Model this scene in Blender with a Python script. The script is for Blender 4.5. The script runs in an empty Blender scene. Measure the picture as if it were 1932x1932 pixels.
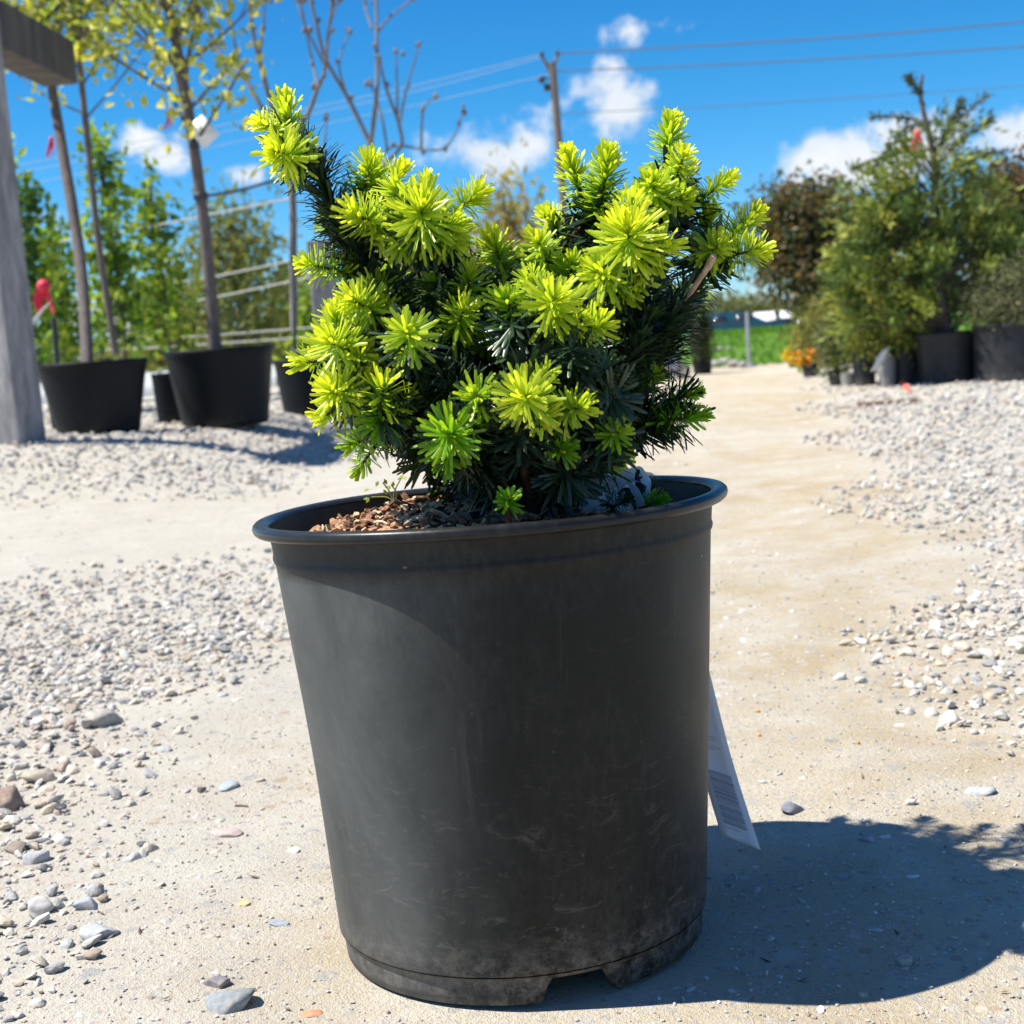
import bpy, math, random
import numpy as np
from mathutils import Vector, Matrix

random.seed(7)
rng = np.random.default_rng(11)
sc = bpy.context.scene
col = sc.collection
R = math.radians

# ------------------------------------------------------------------ camera
CAM_H, F_PX, PITCH, ROLL = 0.364, 2700.0, R(7.2), R(4.2)
_F = np.array([0, math.cos(PITCH), -math.sin(PITCH)])
_U = np.array([0, math.sin(PITCH), math.cos(PITCH)])
_R = np.array([1.0, 0, 0])
CAM = np.array([0, 0, CAM_H])
cx_ = _R * math.cos(ROLL) - _U * math.sin(ROLL)
cy_ = _R * math.sin(ROLL) + _U * math.cos(ROLL)
cd = bpy.data.cameras.new('camera')
cam = bpy.data.objects.new('camera', cd)
col.objects.link(cam)
M = Matrix.Identity(4)
for i in range(3):
    M[i][0] = cx_[i]; M[i][1] = cy_[i]; M[i][2] = -_F[i]; M[i][3] = CAM[i]
cam.matrix_world = M
cd.sensor_width = 36.0
cd.lens = 36.0 * F_PX / 1932.0
cd.clip_start = 0.02
cd.clip_end = 3000
cd.dof.use_dof = True
cd.dof.focus_distance = 0.80
cd.dof.aperture_fstop = 17.0
sc.camera = cam

# ------------------------------------------------------------------ light and view
SUN_EL = R(58); SUN_AZ_BACK = R(-2.0)
to_sun = np.array([-math.cos(SUN_AZ_BACK) * math.cos(SUN_EL), math.sin(SUN_AZ_BACK) * math.cos(SUN_EL), math.sin(SUN_EL)])
sd = bpy.data.lights.new('sun', 'SUN')
sd.energy = 4.75
sd.angle = R(0.53)
sd.color = (1.0, 0.95, 0.86)
sun = bpy.data.objects.new('sun', sd)
col.objects.link(sun)
sun.rotation_euler = Vector(to_sun).to_track_quat('Z', 'Y').to_euler()
sun.location = (-3, 1, 6)
sc.view_settings.view_transform = 'Standard'
sc.view_settings.look = 'None'
sc.view_settings.gamma = 1.0
sc.view_settings.exposure = 0.85
sc.view_settings.use_curve_mapping = False
sc.cycles.max_bounces = 8
sc.cycles.transparent_max_bounces = 8


def ray(x, y):
    dx = x - 966.0; dy = -(y - 966.0)
    X = dx * math.cos(ROLL) + dy * math.sin(ROLL)
    Y = -dx * math.sin(ROLL) + dy * math.cos(ROLL)
    return _F * F_PX + _R * X + _U * Y


def at(x, y, Y):
    v = ray(x, y)
    return CAM + v * (Y / v[1])


def ss(a, b, x):
    t = np.clip((np.asarray(x, float) - a) / (b - a), 0, 1)
    return t * t * (3 - 2 * t)


def terrain(x, y):
    x = np.asarray(x, float); y = np.asarray(y, float)
    z = 0.095 * ss(-0.55, -1.1, x) * ss(3.0, 4.7, y) * (1 - ss(9, 14, y))
    z = z + 0.050 * np.exp(-((x + 1.62) ** 2 / 0.25 + (y - 4.25) ** 2 / 0.5))
    z = z - 1.15 * ss(15, 30, y)
    z = z + 0.006 * np.sin(x * 5.1 + 1.3 * y) * np.sin(y * 3.3 - x) * ss(1.2, 2.2, np.hypot(x, y))
    return z


def gp(x, y):
    v = ray(x, y)
    t0 = 0.3
    prev = None
    Y = 0.3
    while Y < 200:
        p = CAM + v * (Y / v[1])
        h = p[2] - float(terrain(p[0], p[1]))
        if h <= 0:
            break
        prev = Y
        Y *= 1.01
    a, b = prev or 0.3, Y
    for _ in range(30):
        m = (a + b) / 2
        p = CAM + v * (m / v[1])
        if p[2] > float(terrain(p[0], p[1])): a = m
        else: b = m
    return CAM + v * (b / v[1])


# ------------------------------------------------------------------ node helpers
class NT:
    def __init__(s, tree): s.t = tree; s.n = tree.nodes; s.l = tree.links
    def new(s, typ, **kw):
        nd = s.n.new(typ)
        for k, v in kw.items(): setattr(nd, k, v)
        return nd
    def put(s, sock, val):
        if hasattr(val, 'is_output') or isinstance(val, bpy.types.NodeSocket): s.l.new(val, sock)
        else: sock.default_value = val
    def math(s, op, a, b=0.0, c=None, clamp=False):
        nd = s.new('ShaderNodeMath', operation=op, use_clamp=clamp)
        s.put(nd.inputs[0], a); s.put(nd.inputs[1], b)
        if c is not None: s.put(nd.inputs[2], c)
        return nd.outputs[0]
    def mix(s, f, a, b, mode='MIX'):
        nd = s.new('ShaderNodeMix', data_type='RGBA', blend_type=mode)
        s.put(nd.inputs[0], f)
        s.put(nd.inputs[6], a if not isinstance(a, tuple) else (*a, 1)[:4])
        s.put(nd.inputs[7], b if not isinstance(b, tuple) else (*b, 1)[:4])
        return nd.outputs[2]
    def noise(s, scale, detail=4, rough=.6, vec=None, dist=0):
        nd = s.new('ShaderNodeTexNoise')
        nd.inputs['Scale'].default_value = scale; nd.inputs['Detail'].default_value = detail
        nd.inputs['Roughness'].default_value = rough; nd.inputs['Distortion'].default_value = dist
        if vec is not None: s.l.new(vec, nd.inputs['Vector'])
        return nd
    def maprange(s, v, a, b, c=0.0, d=1.0, smooth=False):
        nd = s.new('ShaderNodeMapRange', interpolation_type='SMOOTHSTEP' if smooth else 'LINEAR', clamp=True)
        s.put(nd.inputs[0], v)
        for i, q in enumerate((a, b, c, d)): nd.inputs[1 + i].default_value = q
        return nd.outputs[0]
    def vmul(s, v, k):
        nd = s.new('ShaderNodeVectorMath', operation='MULTIPLY')
        s.l.new(v, nd.inputs[0]); nd.inputs[1].default_value = k
        return nd.outputs[0]


def material(name):
    m = bpy.data.materials.new(name); m.use_nodes = True
    t = NT(m.node_tree)
    b = t.n['Principled BSDF']
    return m, t, b


def coords(t, kind='Object'):
    return t.new('ShaderNodeTexCoord').outputs[kind]


def bump(t, b, h, strength=.5, dist=.002):
    nd = t.new('ShaderNodeBump')
    nd.inputs['Strength'].default_value = strength; nd.inputs['Distance'].default_value = dist
    t.l.new(h, nd.inputs['Height']); t.l.new(nd.outputs[0], b.inputs['Normal'])


# ------------------------------------------------------------------ world sky
w = bpy.data.worlds.new('World'); sc.world = w; w.use_nodes = True
t = NT(w.node_tree)
bg = t.n['Background']
sky = t.new('ShaderNodeTexSky', sky_type='NISHITA')
sky.sun_disc = False
sky.sun_elevation = SUN_EL
sky.sun_rotation = math.atan2(to_sun[0], to_sun[1])
sky.altitude = 1200; sky.air_density = 1.0; sky.dust_density = 0.0; sky.ozone_density = 2.0
hs = t.new('ShaderNodeHueSaturation'); hs.inputs['Saturation'].default_value = 1.35
t.l.new(sky.outputs[0], hs.inputs['Color'])
gen = coords(t, 'Generated')
nrm = t.new('ShaderNodeVectorMath', operation='NORMALIZE'); t.l.new(gen, nrm.inputs[0])
dirv = nrm.outputs[0]
sepz = t.new('ShaderNodeSeparateXYZ'); t.l.new(dirv, sepz.inputs[0])
tint = t.mix(t.maprange(sepz.outputs[2], 0.0, .16), (.56, .88, 1.36), (.36, .97, 1.22))
skycol = t.mix(1.0, hs.outputs[0], tint, 'MULTIPLY')
n1 = t.noise(14, 6, .62, dirv, .3).outputs[0]
n2 = t.noise(45, 5, .6, dirv, .2).outputs[0]
nz = t.math('ADD', t.math('MULTIPLY', n1, .65), t.math('MULTIPLY', n2, .35))
CLOUDS = [(930, 288, 165, 58, 1.0), (1180, 198, 84, 76, 1.05), (1058, 238, 120, 46, .60), (1575, 290, 120, 66, 1.1), (1720, 270, 150, 80, 1.05),
          (1905, 258, 100, 56, 1.0), (1180, 60, 40, 40, .62), (1285, 52, 50, 36, .62), (1232, 102, 40, 18, .5), (330, 292, 56, 34, .75),
          (270, 260, 52, 28, .72), (470, 325, 56, 28, .75), (90, 420, 150, 80, .75), (150, 590, 170, 60, 1.0), (1480, 550, 200, 40, .6), (960, 560, 500, 60, .55)]
acc = None
for (px, py, rx, ry, a) in CLOUDS:
    c = ray(px, py); c = c / np.linalg.norm(c)
    ux = np.cross(c, [0, 0, 1]); ux /= np.linalg.norm(ux); uy = np.cross(ux, c)
    d1 = t.new('ShaderNodeVectorMath', operation='DOT_PRODUCT'); t.l.new(dirv, d1.inputs[0]); d1.inputs[1].default_value = tuple(ux * F_PX / rx)
    d2 = t.new('ShaderNodeVectorMath', operation='DOT_PRODUCT'); t.l.new(dirv, d2.inputs[0]); d2.inputs[1].default_value = tuple(uy * F_PX / ry)
    d3 = t.new('ShaderNodeVectorMath', operation='DOT_PRODUCT'); t.l.new(dirv, d3.inputs[0]); d3.inputs[1].default_value = tuple(c)
    dx2 = t.math('MULTIPLY', d1.outputs[1], d1.outputs[1])
    k2 = t.math('SUBTRACT', d2.outputs[1], float(uy @ c) * F_PX / ry)
    # flatter undersides
    dy2 = t.math('MULTIPLY', k2, k2)
    r2 = t.math('ADD', dx2, dy2)
    m_ = t.math('MULTIPLY', t.maprange(t.math('SQRT', r2), 0.0, 1.5, 1.0, 0.0), a)
    m_ = t.math('MULTIPLY', m_, t.maprange(d3.outputs[1], 0.2, 0.3))
    acc = m_ if acc is None else t.math('MAXIMUM', acc, m_)
# fair-weather cloud scattered over the unseen sky, its cover raised to neutralise shadow colour
big = t.noise(3.2, 3, .5, dirv).outputs[0]
sep = t.new('ShaderNodeSeparateXYZ'); t.l.new(dirv, sep.inputs[0])
front = t.new('ShaderNodeVectorMath', operation='DOT_PRODUCT'); t.l.new(dirv, front.inputs[0]); front.inputs[1].default_value = tuple(_F)
rest = t.math('MULTIPLY', t.maprange(big, .46, .62, 0, .58), t.maprange(front.outputs[1], .93, .82))
acc = t.math('MAXIMUM', acc, rest)
dens = t.math('ADD', acc, t.math('MULTIPLY', t.math('SUBTRACT', nz, .5), 2.9))
dens = t.maprange(dens, .38, .86, 0, 1, True)
dens = t.math('MULTIPLY', dens, t.maprange(acc, 0.02, .25))
cloudcol = t.mix(t.maprange(n1, .3, .7), (6.0, 6.7, 7.6), (8.6, 8.7, 8.8))
final = t.mix(t.math('MULTIPLY', dens, .93), skycol, cloudcol)
t.l.new(final, bg.inputs[0])
bg.inputs[1].default_value = 0.066


# ------------------------------------------------------------------ mesh helpers
class MB:
    def __init__(s): s.V = []; s.F = []; s.T = []; s.m = []; s.n = 0
    def add(s, V, F, tone=None, mat=0):
        V = np.asarray(V, float).reshape(-1, 3); F = np.asarray(F, int)
        s.V.append(V); s.F.append(F + s.n); s.m.append(np.full(len(F), mat))
        if tone is None: tone = (0.5, 0.5, 0.5)
        tone = np.asarray(tone, float)
        if tone.ndim == 1: tone = np.tile(tone, (len(V), 1))
        s.T.append(tone); s.n += len(V)
    def build(s, name, mats, parent=None, smooth=True, origin=None, attr=True):
        me = bpy.data.meshes.new(name)
        V = np.concatenate(s.V)
        if origin is not None: V = V - np.asarray(origin, float)
        loops = np.concatenate([f.ravel() for f in s.F])
        tot = np.concatenate([np.full(len(f), f.shape[1]) for f in s.F])
        start = np.concatenate([[0], np.cumsum(tot)[:-1]])
        me.vertices.add(len(V)); me.vertices.foreach_set('co', V.ravel())
        me.loops.add(len(loops)); me.loops.foreach_set('vertex_index', loops.astype(np.int32))
        me.polygons.add(len(tot)); me.polygons.foreach_set('loop_start', start.astype(np.int32))
        me.polygons.foreach_set('material_index', np.concatenate(s.m).astype(np.int32))
        me.polygons.foreach_set('use_smooth', np.full(len(tot), smooth))
        if attr:
            a = me.attributes.new('tone', 'FLOAT_COLOR', 'POINT')
            T = np.concatenate(s.T)
            a.data.foreach_set('color', np.concatenate([T, np.ones((len(T), 1))], 1).ravel())
        me.update(calc_edges=True)
        me.validate()
        for m in (mats if isinstance(mats, (list, tuple)) else [mats]): me.materials.append(m)
        o = bpy.data.objects.new(name, me); col.objects.link(o)
        if parent is not None: o.parent = parent
        elif origin is not None: o.location = tuple(origin)
        return o


def tag(o, label=None, cat=None, group=None, kind=None):
    if label: o['label'] = label
    if cat: o['category'] = cat
    if group: o['group'] = group
    if kind: o['kind'] = kind
    return o


def empty(name, loc, label, cat, group=None):
    o = bpy.data.objects.new(name, None); col.objects.link(o)
    o.location = tuple(loc); o.empty_display_size = .05
    return tag(o, label, cat, group)


def unit(v):
    v = np.asarray(v, float)
    return v / (np.linalg.norm(v, axis=-1, keepdims=True) + 1e-12)


def smoothpath(pts, n=6):
    P = [np.asarray(p, float) for p in pts]
    if len(P) < 3:
        return [P[0] + (P[-1] - P[0]) * k / n for k in range(n + 1)]
    out = []
    for i in range(len(P) - 1):
        p0 = P[max(i - 1, 0)]; p1 = P[i]; p2 = P[i + 1]; p3 = P[min(i + 2, len(P) - 1)]
        for k in range(n):
            u = k / n
            out.append(.5 * ((2 * p1) + (-p0 + p2) * u + (2 * p0 - 5 * p1 + 4 * p2 - p3) * u * u + (-p0 + 3 * p1 - 3 * p2 + p3) * u ** 3))
    out.append(P[-1])
    return out


def tube(mb, pts, r0, r1=None, n=7, tone=None, mat=0, caps=True, rough=0.0):
    P = np.array([np.asarray(p, float) for p in pts]); k = len(P)
    r1 = r0 if r1 is None else r1
    rad = np.linspace(r0, r1, k)
    T = unit(np.gradient(P, axis=0))
    ref = np.array([0, 0, 1.0]) if abs(T[0][2]) < .9 else np.array([1.0, 0, 0])
    rings = []
    a = np.arange(n) / n * 2 * math.pi
    for i in range(k):
        x = unit(np.cross(T[i], ref)); y = np.cross(T[i], x); ref = -y if False else ref
        rr = rad[i] * (1 + rough * rng.normal(size=n)) if rough else rad[i]
        rings.append(P[i] + np.outer(np.cos(a) * rr, x) + np.outer(np.sin(a) * rr, y))
    V = np.concatenate(rings)
    i0 = np.arange(n); i1 = (i0 + 1) % n
    F = np.concatenate([np.stack([j * n + i0, j * n + i1, (j + 1) * n + i1, (j + 1) * n + i0], 1) for j in range(k - 1)])
    mb.add(V, F, tone, mat)
    if caps:
        mb.add(rings[0], [list(range(n))[::-1]], tone, mat); mb.add(rings[-1], [list(range(n))], tone, mat)


BOXF = np.array([[0, 3, 2, 1], [4, 5, 6, 7], [0, 1, 5, 4], [1, 2, 6, 5], [2, 3, 7, 6], [3, 0, 4, 7]])


def box(mb, lo, hi, tone=None, mat=0, rotz=0, c=None, taper=None):
    x0, y0, z0 = lo; x1, y1, z1 = hi
    V = np.array([[x0, y0, z0], [x1, y0, z0], [x1, y1, z0], [x0, y1, z0], [x0, y0, z1], [x1, y0, z1], [x1, y1, z1], [x0, y1, z1]], float)
    if rotz:
        c = np.array(c if c is not None else (V.mean(0))); V = V - c
        cs, sn = math.cos(rotz), math.sin(rotz)
        V = np.stack([V[:, 0] * cs - V[:, 1] * sn, V[:, 0] * sn + V[:, 1] * cs, V[:, 2]], 1) + c
    mb.add(V, BOXF, tone, mat)


def bevel(o, width=.004, seg=2):
    m = o.modifiers.new('bevel', 'BEVEL'); m.width = width; m.segments = seg; m.limit_method = 'ANGLE'
    return o


def lathe(mb, prof, n=96, tone=None, mat=0, fn=None, c=(0, 0, 0), closed=False):
    prof = np.asarray(prof, float); k = len(prof)
    a = np.arange(n) / n * 2 * math.pi
    r = prof[:, 0][:, None] * np.ones(n); z = prof[:, 1][:, None] * np.ones(n); A = np.ones((k, 1)) * a
    if fn is not None: r, z = fn(r, z, A)
    V = np.stack([r * np.cos(A) + c[0], r * np.sin(A) + c[1], z + c[2]], -1).reshape(-1, 3)
    i0 = np.arange(n); i1 = (i0 + 1) % n
    F = np.concatenate([np.stack([j * n + i0, j * n + i1, (j + 1) * n + i1, (j + 1) * n + i0], 1) for j in range(k - 1)])
    mb.add(V, F, tone, mat)


def ico(sub):
    bm_ = None
    import bmesh
    bm_ = bmesh.new(); bmesh.ops.create_icosphere(bm_, subdivisions=sub, radius=1)
    V = np.array([v.co[:] for v in bm_.verts]); F = np.array([[v.index for v in f.verts] for f in bm_.faces]); bm_.free()
    return V, F


def rotmats(n, full=True):
    q = rng.normal(size=(n, 4)); q = unit(q)
    w_, x, y, z = q.T
    return np.stack([np.stack([1 - 2 * (y * y + z * z), 2 * (x * y - z * w_), 2 * (x * z + y * w_)], -1),
                     np.stack([2 * (x * y + z * w_), 1 - 2 * (x * x + z * z), 2 * (y * z - x * w_)], -1),
                     np.stack([2 * (x * z - y * w_), 2 * (y * z + x * w_), 1 - 2 * (x * x + y * y)], -1)], 1)


# ------------------------------------------------------------------ materials
def tone_attr(t):
    a = t.new('ShaderNodeAttribute'); a.attribute_name = 'tone'
    s = t.new('ShaderNodeSeparateColor'); t.l.new(a.outputs['Color'], s.inputs[0])
    return a.outputs['Color'], s.outputs


def simple(name, color, rough=.7, var=.25, scale=8, metal=0, spec=.4, bumpd=0):
    m, t, b = material(name)
    n = t.noise(scale, 5, .65, coords(t)).outputs[0]
    f = t.maprange(n, .3, .7)
    lo = tuple(c * (1 - var) for c in color); hi = tuple(min(1, c * (1 + var)) for c in color)
    t.put(b.inputs['Base Color'], t.mix(f, lo, hi))
    b.inputs['Roughness'].default_value = rough; b.inputs['Metallic'].default_value = metal
    b.inputs['Specular IOR Level'].default_value = spec
    if bumpd: bump(t, b, n, .6, bumpd)
    return m


def leafmat(name, trans=.4, rough=.5, spec=.3):
    m, t, b = material(name)
    c, s = tone_attr(t)
    t.l.new(c, b.inputs['Base Color']); b.inputs['Roughness'].default_value = rough
    b.inputs['Specular IOR Level'].default_value = spec
    tr = t.new('ShaderNodeBsdfTranslucent'); t.l.new(t.mix(1.0, c, (1.5, 1.35, .6), 'MULTIPLY'), tr.inputs[0])
    mx = t.new('ShaderNodeMixShader'); mx.inputs[0].default_value = trans
    t.l.new(b.outputs[0], mx.inputs[1]); t.l.new(tr.outputs[0], mx.inputs[2])
    t.l.new(mx.outputs[0], t.n['Material Output'].inputs[0])
    return m


def needlemat():
    m, t, b = material('fir_needle')
    c, s = tone_attr(t)
    # r: freshness, g: yellowness, b: random
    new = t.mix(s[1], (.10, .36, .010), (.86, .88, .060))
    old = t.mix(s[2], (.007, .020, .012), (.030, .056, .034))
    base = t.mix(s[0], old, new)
    t.l.new(base, b.inputs['Base Color']); b.inputs['Roughness'].default_value = .36
    b.inputs['Specular IOR Level'].default_value = .48
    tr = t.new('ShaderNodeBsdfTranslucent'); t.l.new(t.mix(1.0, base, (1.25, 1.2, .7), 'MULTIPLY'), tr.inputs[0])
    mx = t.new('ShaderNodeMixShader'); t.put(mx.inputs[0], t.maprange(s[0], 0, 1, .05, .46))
    t.l.new(b.outputs[0], mx.inputs[1]); t.l.new(tr.outputs[0], mx.inputs[2])
    t.l.new(mx.outputs[0], t.n['Material Output'].inputs[0])
    return m


def barkmat(name, c1, c2, scale=40, bd=.002):
    m, t, b = material(name)
    co = coords(t)
    st = t.vmul(co, (1, 1, .25))
    n = t.noise(scale, 6, .7, st).outputs[0]
    t.put(b.inputs['Base Color'], t.mix(t.maprange(n, .3, .7), c1, c2))
    b.inputs['Roughness'].default_value = .85
    bump(t, b, n, .8, bd)
    return m


def potmat(name, base, dusty=1.0, rough=.42, dust_sheen=0.0):
    m, t, b = material(name)
    co = coords(t)
    n = t.noise(9, 5, .6, co).outputs[0]
    fine = t.noise(260, 3, .6, t.vmul(co, (1, 1, .45))).outputs[0]
    scr = t.noise(70, 8, .75, t.vmul(co, (1, 1, .16)), .6).outputs[0]
    sep = t.new('ShaderNodeSeparateXYZ'); t.l.new(co, sep.inputs[0])
    low = t.maprange(sep.outputs[2], .075, .008, 0, 1)
    lowd = t.math('MULTIPLY', low, t.maprange(t.noise(55, 6, .75, co).outputs[0], .46, .68))
    dust = t.math('MULTIPLY', t.maprange(n, .42, .75), t.maprange(fine, .35, .75, .15, 1))
    speck = t.new('ShaderNodeTexVoronoi'); speck.inputs['Scale'].default_value = 95; t.l.new(co, speck.inputs['Vector'])
    sp = t.math('MULTIPLY', t.maprange(speck.outputs['Distance'], .13, .04), t.math('MULTIPLY', t.maprange(t.noise(24, 2, .5, co).outputs[0], .50, .62), t.maprange(sep.outputs[2], .20, .06, .15, 1)))
    tot = t.math('MULTIPLY', t.math('ADD', t.math('MULTIPLY', dust, .30), t.math('MULTIPLY', t.maprange(scr, .58, .78), .24)), dusty)
    scf = t.noise(34, 9, .82, t.vmul(co, (1.0, 1.0, 2.6)), 1.2).outputs[0]
    tot = t.math('ADD', tot, t.math('MULTIPLY', t.math('MULTIPLY', t.maprange(scf, .55, .70), t.maprange(sep.outputs[2], .18, .03, .15, 1)), .85 * dusty))
    mudn = t.noise(120, 7, .8, co).outputs[0]
    mud = t.math('MULTIPLY', t.maprange(sep.outputs[2], .040, .019, 0, 1), t.maprange(mudn, .44, .60))
    tot = t.math('ADD', tot, t.math('MULTIPLY', mud, .75 * dusty))
    tot = t.math('ADD', tot, t.math('MULTIPLY', lowd, .42 * dusty))
    tot = t.math('ADD', tot, t.math('MULTIPLY', sp, .7 * dusty), clamp=True)
    if dust_sheen:   # dust smears and painted sun sheen at left, painted ground reflection at right
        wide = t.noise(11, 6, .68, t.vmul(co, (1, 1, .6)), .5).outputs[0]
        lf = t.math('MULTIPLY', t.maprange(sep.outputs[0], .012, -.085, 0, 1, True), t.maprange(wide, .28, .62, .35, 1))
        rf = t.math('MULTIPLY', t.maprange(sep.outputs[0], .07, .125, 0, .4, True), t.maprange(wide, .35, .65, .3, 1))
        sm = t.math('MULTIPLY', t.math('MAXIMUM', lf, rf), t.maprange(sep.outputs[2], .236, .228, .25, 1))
        base = t.mix(t.math('MULTIPLY', sm, dust_sheen), base, (.16, .17, .165))
    c = t.mix(t.math('MULTIPLY', tot, .75), base, (.26, .235, .20))
    t.put(b.inputs['Base Color'], c)
    t.put(b.inputs['Roughness'], t.math('ADD', t.maprange(n, .3, .7, rough - .04, rough + .1), t.math('MULTIPLY', tot, .3)))
    b.inputs['Specular IOR Level'].default_value = .25
    bump(t, b, t.math('ADD', fine, t.math('MULTIPLY', scr, .6)), .10, .0006)
    return m


def stonemat():
    m, t, b = material('gravel_stone')
    c, s = tone_attr(t)
    co = coords(t)
    n = t.noise(240, 5, .7, co).outputs[0]
    n2 = t.noise(60, 3, .6, co).outputs[0]
    cc = t.mix(1.0, c, t.mix(t.maprange(n, .3, .7), (.72, .72, .72), (1.22, 1.2, 1.18)), 'MULTIPLY')
    cc = t.mix(t.maprange(n2, .5, .72, 0, .5), cc, (.46, .40, .31))
    t.put(b.inputs['Base Color'], cc); b.inputs['Roughness'].default_value = .85
    b.inputs['Specular IOR Level'].default_value = .25
    bump(t, b, n, .5, .0012)
    return m


def groundmat():
    m, t, b = material('sandy_ground')
    co = coords(t)
    big = t.noise(1.3, 4, .55, co).outputs[0]
    mid = t.noise(9, 5, .62, co).outputs[0]
    fine = t.noise(330, 4, .7, co).outputs[0]
    grain = t.noise(1100, 2, .6, co).outputs[0]
    c = t.mix(t.maprange(big, .40, .62), (.44, .355, .225), (.51, .455, .355))
    sp_ = t.new('ShaderNodeSeparateXYZ'); t.l.new(co, sp_.inputs[0])
    wx = t.math('ADD', sp_.outputs[0], t.math('MULTIPLY', t.math('SUBTRACT', t.noise(2.2, 5, .6, co).outputs[0], .5), .9))
    gl_ = t.maprange(wx, .02, -.34, 0, .8, True)                       # grey crushed fines left of the track
    gr2_ = t.maprange(t.math('SUBTRACT', wx, t.math('ADD', t.math('MULTIPLY', sp_.outputs[1], .185), .12)), -.05, .30, 0, .8, True)
    c = t.mix(t.math('MAXIMUM', gl_, gr2_), c, (.50, .475, .42))
    c = t.mix(t.maprange(mid, .42, .66, 0, .70), c, (.56, .53, .455))
    c = t.mix(t.maprange(fine, .52, .78, 0, .40), c, (.23, .195, .145))
    # embedded flush pebbles, several sizes
    h = None
    for sc_, lo, amt, pick in ((34, .22, .55, .72), (85, .30, .5, .62), (190, .34, .45, .45)):
        v = t.new('ShaderNodeTexVoronoi'); v.inputs['Scale'].default_value = sc_; v.inputs['Randomness'].default_value = 1
        vd = t.noise(sc_ * 1.5, 2, .5, co)
        addv = t.new('ShaderNodeVectorMath', operation='ADD'); t.l.new(co, addv.inputs[0])
        t.l.new(t.vmul(vd.outputs['Color'], (.4 / sc_,) * 3), addv.inputs[1]); t.l.new(addv.outputs[0], v.inputs['Vector'])
        s_ = t.new('ShaderNodeSeparateColor'); t.l.new(v.outputs['Color'], s_.inputs[0])
        on = t.math('MULTIPLY', t.maprange(v.outputs['Distance'], lo + .06, lo), t.maprange(s_.outputs[0], pick, pick + .02))
        pc = t.mix(s_.outputs[1], (.25, .265, .28), (.60, .57, .52))
        pc = t.mix(t.maprange(s_.outputs[2], .82, .86), pc, (.36, .22, .15))
        c = t.mix(t.math('MULTIPLY', on, amt), c, pc)
    t.put(b.inputs['Base Color'], c); b.inputs['Roughness'].default_value = .92
    b.inputs['Specular IOR Level'].default_value = .15
    hh = t.math('ADD', t.math('MULTIPLY', fine, .7), t.math('ADD', t.math('MULTIPLY', grain, .35), t.math('MULTIPLY', mid, 1.5)))
    bump(t, b, hh, .8, .0055)
    return m


M_GROUND = groundmat()
M_STONE = stonemat()
M_NEEDLE = needlemat()
M_TWIG = barkmat('fir_bark', (.018, .011, .007), (.10, .055, .03), 160, .0008)
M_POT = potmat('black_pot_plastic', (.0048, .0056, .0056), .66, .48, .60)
M_RIM = potmat('pot_rim_plastic', (.010, .011, .012), .6, .27, .25)
M_POTFAR = potmat('nursery_pot_plastic', (.0035, .0055, .0085), .15, .50)
M_POTFAR.node_tree.nodes['Principled BSDF'].inputs['Specular IOR Level'].default_value = .2
M_POTLIT = potmat('sunlit_pot_plastic', (.020, .022, .027), .6, .5)  # pot plastic with sunlit brightness put into its base colour, plus some dust
M_GREYPOT = potmat('grey_pot_plastic', (.26, .26, .25), .6, .5)
M_SOIL = simple('potting_soil', (.045, .028, .018), .95, .5, 60, bumpd=.004)
M_LEAF = leafmat('leaf', .42)
M_CONIF = leafmat('conifer_foliage', .22, .6)
M_BARK = barkmat('young_bark', (.075, .06, .055), (.17, .14, .125), 60)
M_GREYBARK = barkmat('grey_bark', (.09, .085, .09), (.24, .215, .21), 60)
M_TIMBER = barkmat('weathered_timber', (.12, .115, .12), (.36, .35, .35), 26, .004)
M_BEAM = barkmat('beam_timber', (.028, .03, .036), (.12, .10, .085), 14, .004)
M_WHITE = simple('white_plastic', (.80, .80, .80), .35, .03, 20)
M_RED = simple('red_ribbon', (.70, .03, .07), .5, .15, 30)
M_PINK = simple('coral_ribbon', (.85, .16, .13), .5, .1, 30)
M_WIRE = simple('dark_wire', (.06, .075, .10), .5, .1, 5)
M_PALEWIRE = simple('pale_wire', (.42, .42, .38), .4, .1, 5)
M_LINE = simple('aluminium_line', (.45, .50, .55), .4, .1, 5)
M_POLE = barkmat('pole_wood', (.10, .085, .075), (.23, .20, .18), 20)
M_DARK = simple('dark_metal', (.03, .035, .045), .45, .2, 8)
M_PRINT = simple('print_ink', (.36, .37, .41), .6, .05, 9)


# ------------------------------------------------------------------ ground sheet
def grid_axis(n, A, ext, c):
    k = math.asinh(ext / A); u = np.linspace(-1, 1, n)
    return c + A * np.sinh(k * u)


gx = grid_axis(300, .5, 600, 0.0); gy = grid_axis(340, .6, 600, 1.2)
X, Y = np.meshgrid(gx, gy)
Z = terrain(X, Y)
near = np.exp(-((X / 1.6) ** 2 + ((Y - 1.2) / 1.6) ** 2))
from mathutils import noise as mn
Zs = np.array([[mn.noise(Vector((x * 7, y * 7, 3))) * .0050 + mn.noise(Vector((x * 3.1, y * 2.2, 5))) * .0045 + mn.noise(Vector((x * 19, y * 19, 8))) * .0022 if abs(x) < 4 and -1 < y < 7 else 0 for x in gx] for y in gy])
flatpot = 1 - np.exp(-(((X + .013) / .15) ** 2 + ((Y - .842) / .15) ** 2) ** 2)
Z = Z + Zs * flatpot
g = MB()
ny, nx = X.shape
idx = np.arange(nx * ny).reshape(ny, nx)
g.add(np.stack([X, Y, Z], -1).reshape(-1, 3), np.stack([idx[:-1, :-1], idx[:-1, 1:], idx[1:, 1:], idx[1:, :-1]], -1).reshape(-1, 4))
ground = tag(g.build('ground', M_GROUND, attr=False), kind='structure')


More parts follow.
